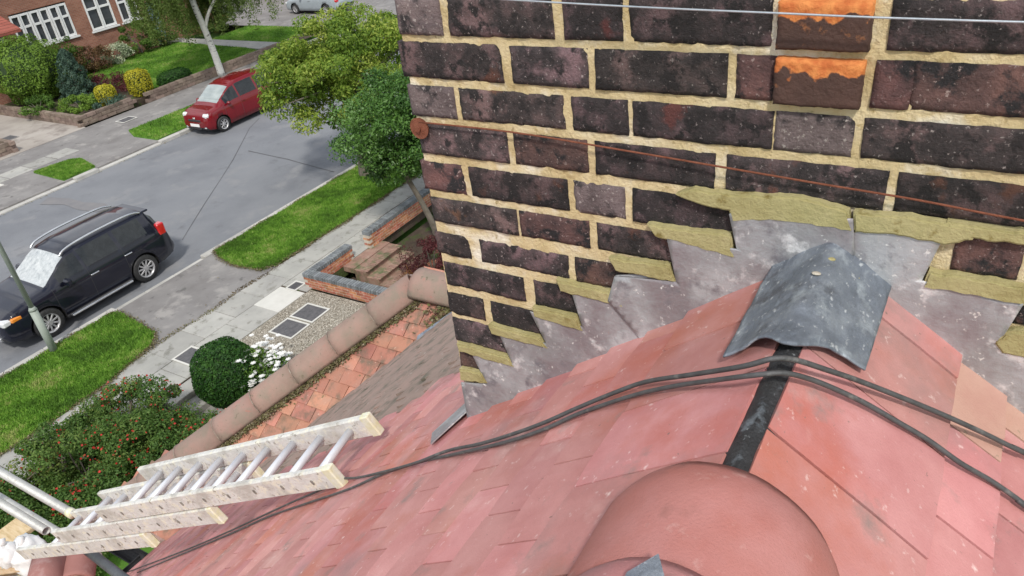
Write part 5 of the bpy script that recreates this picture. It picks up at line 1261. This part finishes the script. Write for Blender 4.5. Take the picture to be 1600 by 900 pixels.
bmesh.ops.create_cone(bm, cap_ends=True, segments=12, radius1=.006, radius2=.004, depth=.01, matrix=Matrix.Translation((-.002, .002, -.012)) @ Matrix.Rotation(math.pi/2, 4, 'Y')); bm_obj('anchor_plate', bm, M['rust'], rw)
gw = tobj('galvanised_wire', smooth_path([(1.05, .95, H-.222), (1.05, .698, H-.235), (1.05, .44, H-.246), (1.05, .247, H-.252), (1.05, .11, H-.256), (1.05, -.11, H-.259), (1.05, -.6, H-.26)], 4), .0016, M['galv'], None, 6)
tag(gw, 'straight pale galvanised wire stretched across the top of the chimney', 'wire')

# ================================================================== LADDER AND SCAFFOLD
d = Vector((-.097, .895, -.435)).normalized(); LA = Vector((1.211, 1.348, H-1.501)); LB = Vector((1.023, 1.423, H-1.562))
xr = (LA-LB); wid = xr.length; xr.normalize(); xr = (xr-d*xr.dot(d)).normalized(); nl = xr.cross(d).normalized()
lad = empty('ladder', LB, 'long aluminium extension ladder in three sections lying on the roof slope', 'ladder')
def lframe(p): return Matrix((xr, d, nl)).transposed().to_4x4()
F0 = Matrix((xr, d, nl)).transposed().to_4x4()
def section(t0, t1f, t1n, off, first):
    """one ladder section: two rails, rungs, end caps; t measured down the ladder from the top"""
    sec = bpy.data.objects.new('section', None); C.objects.link(sec); sec.parent = lad; sec.matrix_basis = F0 @ Matrix.Translation((0, 0, off))
    hh = .038
    for (x, t1, s) in ((0, t1n, -1), (wid, t1f, 1)):
        bm = bmesh.new(); xx = x+s*.004*(0 if first else 1)*0
        box(bm, xx-.012, xx+.012, t0, t1, -hh, hh, bev=.005); rail = bm_obj('rail', bm, M['alu'], sec)
        bm = bmesh.new(); box(bm, xx-.014, xx+.014, t0-.012, t0+.025, -hh-.003, hh+.003, bev=.004); bm_obj('end_cap', bm, M['cap'], sec)
        t = t0+.10
        while t < t1-.03:
            bm = bmesh.new(); bmesh.ops.create_cone(bm, cap_ends=True, segments=12, radius1=.010, radius2=.008, depth=.003, matrix=Matrix.Translation((xx+s*.0128, t, 0)) @ Matrix.Scale(.55, 4, (0, 1, 0)) @ Matrix.Rotation(math.pi/2, 4, 'Y'))
            bm_obj('rung_end', bm, M['hole'], sec); t += .150
    t = t0+.10
    while t < min(t1f, t1n)-.03:
        tobj('rung', [(.012, t, 0), (wid-.012, t, 0)], .0135, M['alurung'], sec, 10)
        t += .150
    return sec
section(-.03, 1.43, 1.465, 0, True)
section(.70, 1.93, 2.03, -.080, False)
section(1.29, 2.36, 2.60, -.160, False)
def pole(name, a, b, r, m, lab, cap=None):
    a, b = Vector(a), Vector(b); e = empty(name, a, lab, 'scaffold pole', 'scaffold tubes by the eaves')
    bm = bmesh.new(); dd = (b-a)
    s0 = dd.normalized().orthogonal().normalized(); s1 = dd.normalized().cross(s0); R4 = []
    for p, rr in ((Vector((0, 0, 0)), r), (dd, r), (dd, r*.84), (Vector((0, 0, 0)), r*.84)):
        R4.append([bm.verts.new(p+(s0*math.cos(t)+s1*math.sin(t))*rr) for t in np.linspace(0, 2*math.pi, 17)[:-1]])
    for A, B in ((0, 1), (1, 2), (2, 3), (3, 0)):
        for k in range(16): bm.faces.new((R4[A][k], R4[A][(k+1) % 16], R4[B][(k+1) % 16], R4[B][k]))
    o = bm_obj('tube', bm, m, e); o.data.polygons.foreach_set('use_smooth', [True]*len(o.data.polygons))
    if cap: tobj('end_cap', [-dd.normalized()*.012, dd.normalized()*.03], r*1.12, cap, e, 14)
    return e
pole('scaffold_pole', (1.12, 3.87, H-2.975), (1.12, 7.6, H-2.93), .0245, M['tube'], 'scaffold tube with a yellow end cap just beyond the ladder rungs', M['cap'])
pole('scaffold_pole', (1.02, 4.05, H-3.10), (1.02, 7.6, H-3.07), .0245, M['tube'], 'scaffold tube behind the ladder below the yellow capped one')
pole('scaffold_pole', (1.176, 4.05, H-3.49), (1.176, 7.4, H-3.47), .026, M['tube'], 'open ended scaffold tube under the foot of the ladder')
pole('scaffold_pole', (.98, 3.05, H-3.03), (1.10, 3.93, H-3.26), .026, M['tube_dark'], 'dark scaffold tube with a green end near the bottom edge', M['green'])
pole('scaffold_pole', (-2.5, 4.62, H-3.92), (1.62, 4.62, H-3.92), .0245, M['tube'], 'long scaffold tube running along below the eaves')
pole('scaffold_pole', (.95, 4.95, 0-.42), (.95, 4.95, H-2.6), .0245, M['tube'], 'upright scaffold standard nearer the ladder')
pole('scaffold_pole', (.95, 6.9, 0-.42), (.95, 6.9, H-2.2), .0245, M['tube'], 'upright scaffold standard at the outer side')
def clamp(p, lab):
    e = empty('scaffold_clamp', p, lab, 'clamp', 'scaffold clamps'); bm = bmesh.new(); box(bm, -.035, .035, -.03, .03, -.035, .035, bev=.008); bm_obj('body', bm, M['tube'], e)
    tobj('bolt', [(.03, .0, .02), (.085, .02, .045)], .008, M['tube'], e, 6); tobj('bolt', [(-.03, .0, -.02), (-.085, -.02, -.0)], .008, M['tube'], e, 6)
    tobj('nut', [(.06, .01, .032), (.075, .015, .04)], .014, M['galv'], e, 6)
clamp((1.10, 4.72, H-2.975), 'scaffold clamp with long bolts on the yellow capped tube'); 
def board(name, c, L_, w_, rz, ry, lab, m=M['wood']):
    e = empty(name, c, lab, 'board', 'boards on the scaffold'); e.rotation_euler = (ry, 0, rz)
    bm = bmesh.new(); box(bm, -L_/2, L_/2, -w_/2, w_/2, -.018, .018, bev=.004); bm_obj('plank', bm, m, e)
    tag(e, lab+' of pale timber')
    for s in (-1, 1):
        bm = bmesh.new(); box(bm, s*(L_/2)-.012, s*(L_/2)+.012, -w_/2-.002, w_/2+.002, -.02, .02); bm_obj('end_band', bm, M['galv'], e)
for k, (lab) in enumerate(['innermost scaffold board below the ladder foot', 'second scaffold board from the eaves', 'third scaffold board from the eaves', 'outermost scaffold board']):
    board('scaffold_board', (-.55+.1*(k % 2), 4.85+.24*k, H-4.1+.003*k), 3.6, .225, random.uniform(-.02, .02), 0, lab)
board('guard_board', (.80, 4.75, H-3.62), 1.1, .16, 2.2, .9, 'pale timber leaning behind the lower end of the ladder')
board('guard_board', (.66, 4.25, H-3.30), .8, .07, 1.9, .3, 'thin pale batten under the ladder foot')
# white sack and loose ridge tiles on the boards
def sack(c, r, lab, seed):
    bm = bmesh.new(); bmesh.ops.create_icosphere(bm, subdivisions=4, radius=1)
    for v in bm.verts:
        p = v.co.copy(); n_ = 1+.25*noise.noise(p*1.6+Vector((seed, 0, 0)))+.09*noise.noise(p*5+Vector((seed, 0, 0))); v.co = Vector((p.x*r[0]*n_, p.y*r[1]*n_, p.z*r[2]*n_))
    e = empty('plastic_sack', c, lab, 'sack'); bm_obj('bag', bm, M['white'], e, True); tobj('tie', [(0, 0, r[2]*.9), (.02, .02, r[2]*1.25)], .02, M['white'], e, 6)
sack((1.0, 4.55, H-3.56), (.12, .15, .12), 'crumpled white plastic sack on the scaffold under the ladder foot', 3)
sack((.93, 4.62, H-3.50), (.07, .08, .09), 'small white plastic bundle beside the larger sack', 9)
hr = lambda a, b, lab: tag(half_round('loose_ridge_tile', a, b, .10, M['ridge_old'], None), lab, 'ridge tile', 'spare ridge tiles on the scaffold')
M['ridge_old'] = mat('dusty_pink_ridge_tile', [(.30, .13, .11), (.38, .18, .16)], 7, .85, .3, 120, spots=[((.45, .28, .26), 9, .55, .7)])
hr((.78, 3.95, H-3.42), (1.0, 4.22, H-3.42), 'dusty pink half round tile at the bottom left corner'); hr((.98, 3.98, H-3.50), (1.16, 4.2, H-3.50), 'second dusty pink half round tile partly behind the first')
S.render.film_transparent = False
